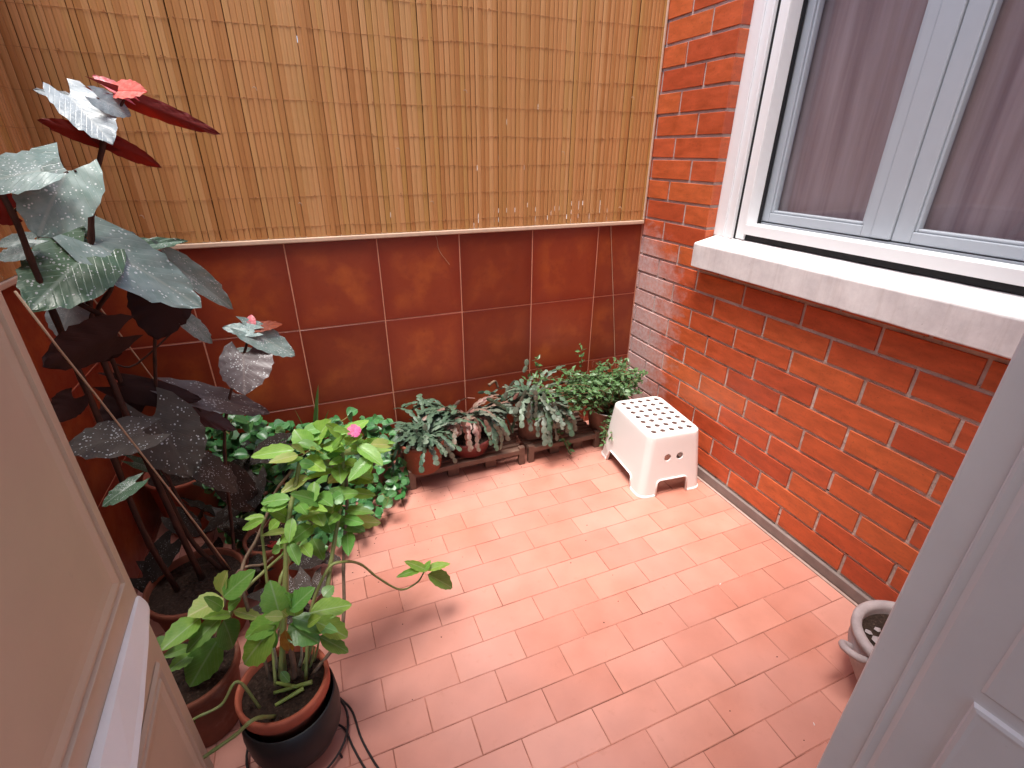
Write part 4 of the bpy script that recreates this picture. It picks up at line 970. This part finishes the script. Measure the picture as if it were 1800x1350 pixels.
cactus(t, (c2.x-.1, c2.y+.05, .27), 38, .2, ['cac_green'], 9, drop=.09, up=.09, arc=(-2.4, .6))
cactus(t, (c2.x+.08, c2.y+.03, .24), 34, .26, ['cac_green', 'cac_grey', 'cac_pale'], 19, drop=.10, up=.06, arc=(-.4, 1.5), ww=.022)
c3 = Vector((-.62, -.14, .22))
t = thing('christmas_cactus', 'largest grey green cactus with long drooping jointed arms beside the corner shrub', 'potted plant', (c3.x, c3.y, .08), 'jointed cactuses on the racks')
pot(t, (c3.x, c3.y), .085, .13, .084, 'brownpot', rimh=.02)
cactus(t, (c3.x, c3.y, .27), 72, .25, ['cac_grey', 'cac_grey', 'cac_pale', 'cac_green'], 12, drop=.17, up=.16, ww=.023)
cactus(t, (c3.x+.06, c3.y-.02, .23), 34, .25, ['cac_grey', 'cac_green'], 13, drop=.17, up=.10, arc=(-.9, .9), ww=.023); cactus(t, (c3.x-.02, c3.y+.04, .26), 34, .25, ['cac_grey', 'cac_green'], 14, drop=.14, up=.14, arc=(-3.1, 3.1), ww=.022)
mb = MB(); p = at(872, 672, -.05); mb.tube(path([p+Vector((.01, 0, -.03)), p, p+Vector((-.015, -.012, .012)), p+Vector((-.035, -.02, .006))], 5), [.006]*16, 8); mb.tube([p+Vector((-.035, -.02, .006)), p+Vector((-.045, -.024, .004))], [.006, .009], 8)
o = mb.build('dry_seed_head', M['st_brown'], smooth=True); o['label'] = 'small curled brown dry stalk above the cactuses against the tiles'; o['category'] = 'dry stalk'

def chain(par, pts, mat, y, ww=.021):
    P = path([at(u, v, y) for u, v in pts], 8); mb = MB(); acc = 0; B = P[0]; i = 0; sl = rnd.uniform(.027, .034)
    while i < len(P)-1:
        i += 1
        if (P[i]-B).length >= sl:
            d = (P[i]-B).normalized(); sd_ = Vector((1, .3*rnd.gauss(0, 1), .15*rnd.gauss(0, 1))); sd_ = (sd_-d*sd_.dot(d)).normalized()
            seg(mb, B, d, sd_, (P[i]-B).length*1.03, ww*rnd.uniform(.85, 1.1), .004); B = P[i]
    if mb.v: mb.build('branch', M[mat], par)
tc = {o_.name: o_ for o_ in bpy.data.objects if o_.name.startswith('christmas_cactus')}
ta, tb, tcc = [tc[k_] for k_ in sorted(tc)]
for pts, mt, y in (([(728, 745), (732, 765), (732, 800), (734, 838)], 'cac_pale', -.262), ([(745, 745), (756, 775), (768, 800), (776, 806)], 'cac_pale', -.27), ([(770, 765), (785, 785), (797, 805), (803, 816)], 'cac_grey', -.272),
    ([(752, 770), (760, 792), (758, 800)], 'cac_green', -.26), ([(780, 760), (792, 782), (800, 800)], 'cac_green', -.262), ([(715, 745), (705, 760), (700, 775)], 'cac_green', -.2)): chain(ta, pts, mt, y)
for pts, mt, y in (([(812, 738), (818, 755), (824, 785)], 'cac_pink', -.27), ([(835, 735), (842, 755), (843, 778)], 'cac_pink', -.272), ([(852, 738), (860, 755), (862, 776)], 'cac_pink', -.268), ([(805, 745), (803, 760), (802, 772)], 'cac_pink', -.26),
    ([(868, 745), (882, 765), (880, 790)], 'cac_pale', -.275), ([(880, 745), (890, 765), (896, 778)], 'cac_grey', -.27), ([(855, 700), (880, 712), (905, 730), (920, 745)], 'cac_green', -.22), ([(840, 690), (862, 690), (885, 700), (893, 708)], 'cac_green', -.12), ([(835, 700), (815, 700), (800, 712)], 'cac_pink', -.16)): chain(tb, pts, mt, y)
for pts, mt, y in (([(925, 685), (915, 705), (905, 725), (900, 732)], 'cac_grey', -.25), ([(935, 685), (930, 710), (928, 735)], 'cac_grey', -.255), ([(940, 685), (943, 710), (940, 738)], 'cac_grey', -.262), ([(955, 690), (960, 715), (962, 745), (961, 782)], 'cac_pale', -.27),
    ([(965, 700), (978, 725), (982, 755)], 'cac_grey', -.272), ([(960, 725), (975, 750), (980, 778)], 'cac_grey', -.275), ([(975, 705), (995, 735), (998, 770)], 'cac_grey', -.27), ([(985, 705), (1008, 735), (1012, 765)], 'cac_grey', -.262), ([(905, 668), (892, 685), (888, 700)], 'cac_grey', -.2), ([(920, 655), (925, 645), (926, 632)], 'cac_pale', -.16), ([(912, 690), (900, 705), (895, 712)], 'cac_pink', -.24)): chain(tcc, pts, mt, y)
# ------------------------------------------------------------------ corner shrub
cs = Vector((-.215, -.195, .0))
sh = thing('corner_shrub', 'tangled small leaved shrub in a wire rimmed pot in the corner', 'potted plant', (cs.x, cs.y, 0))
pot(sh, (cs.x, cs.y), .118, .19, .0, 'brownpot', rim=False)
mb = MB(); mb.tube([(cs.x+.122*math.cos(a), cs.y+.122*math.sin(a), .192) for a in [i*2*math.pi/40 for i in range(41)]], .0022, 6); mb.build('wire_rim', M['wire'], sh, smooth=True)
r4 = random.Random(21); tw = MB(); lv = MB(); nleaf = 0; singles = 0
def small_leaf(B, d, ln):
    global singles
    up = Vector((r4.gauss(0, .4), r4.gauss(-.25, .4), .9))
    if singles < 260:
        put_leaf(sh, 'small', 'shrub', B, B+d*ln, ln*r4.uniform(.4, .55), up, v=r4.randint(0, 5)); singles += 1
    else:
        z = (up-d*up.dot(d)).normalized(); y = z.cross(d); w_ = ln*.24
        lv.add([B, B+d*ln*.45+y*w_+z*.002, B+d*ln, B+d*ln*.45-y*w_+z*.002, B+d*ln*.5-z*.001], [(0, 3, 4), (0, 4, 1), (4, 3, 2), (1, 4, 2)])
sprigs = []
for i in range(190):
    a = r4.uniform(0, 6.28); b0 = Vector((cs.x+r4.uniform(-.06, .06), cs.y+r4.uniform(-.05, .05), .17))
    if i % 3 == 0: e = Vector((cs.x+r4.uniform(-.46, -.10), cs.y+r4.uniform(-.12, .08), r4.uniform(.20, .40)))
    elif i % 7 == 0: e = Vector((cs.x+r4.uniform(-.14, .02), cs.y-.14+r4.uniform(-.05, .03), r4.uniform(.04, .16)))
    else: e = Vector((cs.x+r4.uniform(-.26, .15), cs.y+r4.uniform(-.12, .13), r4.uniform(.25, .40)))
    e.x = min(e.x, -.03); e.y = min(e.y, -.02)
    mid_ = (b0+e)/2+Vector((r4.uniform(-.03, .03), r4.uniform(-.03, .03), r4.uniform(.02, .07)))
    sprigs.append([b0, mid_, e])
for P_ in ([A(1018, 670, -.12), A(1022, 640, -.11), A(1020, 606, -.11)], [A(942, 680, -.1), A(944, 655, -.1), A(944, 628, -.1)], [(cs.x-.08, cs.y-.1, .15), A(1080, 780, -.33), A(1068, 810, -.34)], [(cs.x-.4, cs.y-.02, .2), A(990, 770, -.27), A(1003, 800, -.3)]): sprigs += [P_]
for P_ in sprigs:
    c_ = path(P_, 6); tw.tube(c_, [lerp(.0016, .0007, i/(len(c_)-1)) for i in range(len(c_))], 5)
    for k in range(3, len(c_)):
        for q in range(2):
            d = Vector((r4.gauss(0, 1), r4.gauss(0, 1)-.2, r4.gauss(.15, .5))).normalized(); B = c_[k]
            if (B+d*.02).y > -.006 or (B+d*.02).x > -.008: continue
            small_leaf(B, d, r4.uniform(.022, .036))
for i in range(16):                                    # bare curling tendrils above
    b0 = A(r4.uniform(1040, 1110), r4.uniform(640, 665), -.06); a = r4.uniform(0, 3.1)
    tw.tube(path([b0, b0+Vector((.015*math.cos(a), -.01, .02)), b0+Vector((.035*math.cos(a), -.015, .03)), b0+Vector((.045*math.cos(a), -.015, .012))], 5), .0007, 4)
tw.build('twigs', M['twig'], sh, kind='stuff'); lv.build('small_leaves', M['shrub'], sh, kind='stuff')

# soil crumbs and dry bits on the floor near the pots
mb = MB(); r8 = random.Random(77)
for i in range(240):
    k = i % 4
    if k == 0: x, y = r8.gauss(-1.55, .22), r8.gauss(-.55, .15)
    elif k == 1: x, y = r8.uniform(-1.3, -.15), r8.gauss(-.31, .04)
    elif k == 2: continue
    elif i % 12 != 3: continue
    else: x, y = r8.uniform(-1.6, -.05), r8.uniform(-1.7, -.3)
    if y > -.27 or x > -.03: continue
    s_ = r8.uniform(.0008, .0026)
    mb.add([(x+s_, y, .0008), (x, y+s_*.8, .0008), (x-s_*1.3, y, .0008), (x, y-s_, .0008), (x, y, .0012+s_*.7)], [(0, 1, 4), (1, 2, 4), (2, 3, 4), (3, 0, 4)])
mb.build('floor_crumbs', M['soil'], kind='stuff', label='scattered dark soil crumbs on the terracotta floor')
for u, v, a in ((1265, 1028, .4), (1432, 1275, 1.2)):
    p = atz(u, v, .0012); mb = MB(); mb.tube([p, p+Vector((.004*math.cos(a), .004*math.sin(a), .001)), p+Vector((.008*math.cos(a), .006*math.sin(a), 0))], .0012, 6)
    o = mb.build('paper_scrap', M['plastic']); o['label'] = 'tiny white scrap on the open floor right of centre' if u == 1265 else 'tiny white scrap on the floor near the grey door'; o['category'] = 'scrap'
# ------------------------------------------------------------------ urn at right
ux, uy = -.213, -1.618
t = thing('handled_urn', 'chalky grey clay pot with small loop handles behind the grey door', 'urn', (ux, uy, 0))
mb = MB(); mb.lathe([(.001, .0), (.065, .0), (.085, .03), (.115, .09), (.128, .14), (.126, .165), (.120, .172), (.126, .178), (.133, .184), (.134, .198), (.127, .204), (.112, .202), (.108, .19), (.11, .15), (.09, .07)], 48, (ux, uy, 0)); mb.build('urn_body', M['urn'], t, smooth=True)
for a in (157, -23):
    d = Vector((math.cos(R(a)), math.sin(R(a)), 0)); s_ = Vector((-d.y, d.x, 0)); c_ = Vector((ux, uy, 0))+d*.122
    mb = MB(); mb.tube(path([c_+s_*.03+Vector((0, 0, .165)), c_+s_*.028+d*.028+Vector((0, 0, .176)), c_+d*.042+Vector((0, 0, .172)), c_-s_*.026+d*.030+Vector((0, 0, .158)), c_-s_*.028+Vector((0, 0, .140))], 6), .0095, 8); mb.build('handle', M['urn'], t, smooth=True)
mb = MB(); r5 = random.Random(2)
mb.lathe([(.001, .175), (.06, .178), (.1095, .172)], 24, (ux, uy, 0)); mb.build('soil', M['soil'], t)
for i in range(22):
    a, q = r5.uniform(0, 6.28), .09*math.sqrt(r5.random()); s_ = r5.uniform(.008, .016); c_ = Vector((ux+q*math.cos(a), uy+q*math.sin(a), .18))
    mb = MB(); V = [c_+Vector((math.cos(k*1.26)*s_*r5.uniform(.7, 1.2), math.sin(k*1.26)*s_*r5.uniform(.7, 1.2), 0)) for k in range(5)]
    mb.add(V+[c_+Vector((0, 0, s_*.7)), c_-Vector((0, 0, s_*.5))], [(k, (k+1) % 5, 5) for k in range(5)]+[((k+1) % 5, k, 6) for k in range(5)]); mb.build('stone', M['urn'], t)

# ------------------------------------------------------------------ string at the right of the tiles
mb = MB(); a_, b_ = Vector((-.181, -.0035, 1.026)), Vector((-.082, -.012, .30))
mb.tube([a_, a_.lerp(b_, .5)+Vector((0, -.002, 0)), b_], .0011, 5); o = mb.build('string', M['cane']); o['label'] = 'thin pale string hanging down the red tiles near the corner'; o['category'] = 'string'
mb = MB(); mb.tube(path([at(760, 405, -.004), at(768, 420, -.004), at(772, 440, -.004), at(790, 465, -.004)], 5), .0007, 4); o = mb.build('loose_thread', M['cane']); o['label'] = 'short loose thread dangling from the coping over the middle tiles'; o['category'] = 'thread'
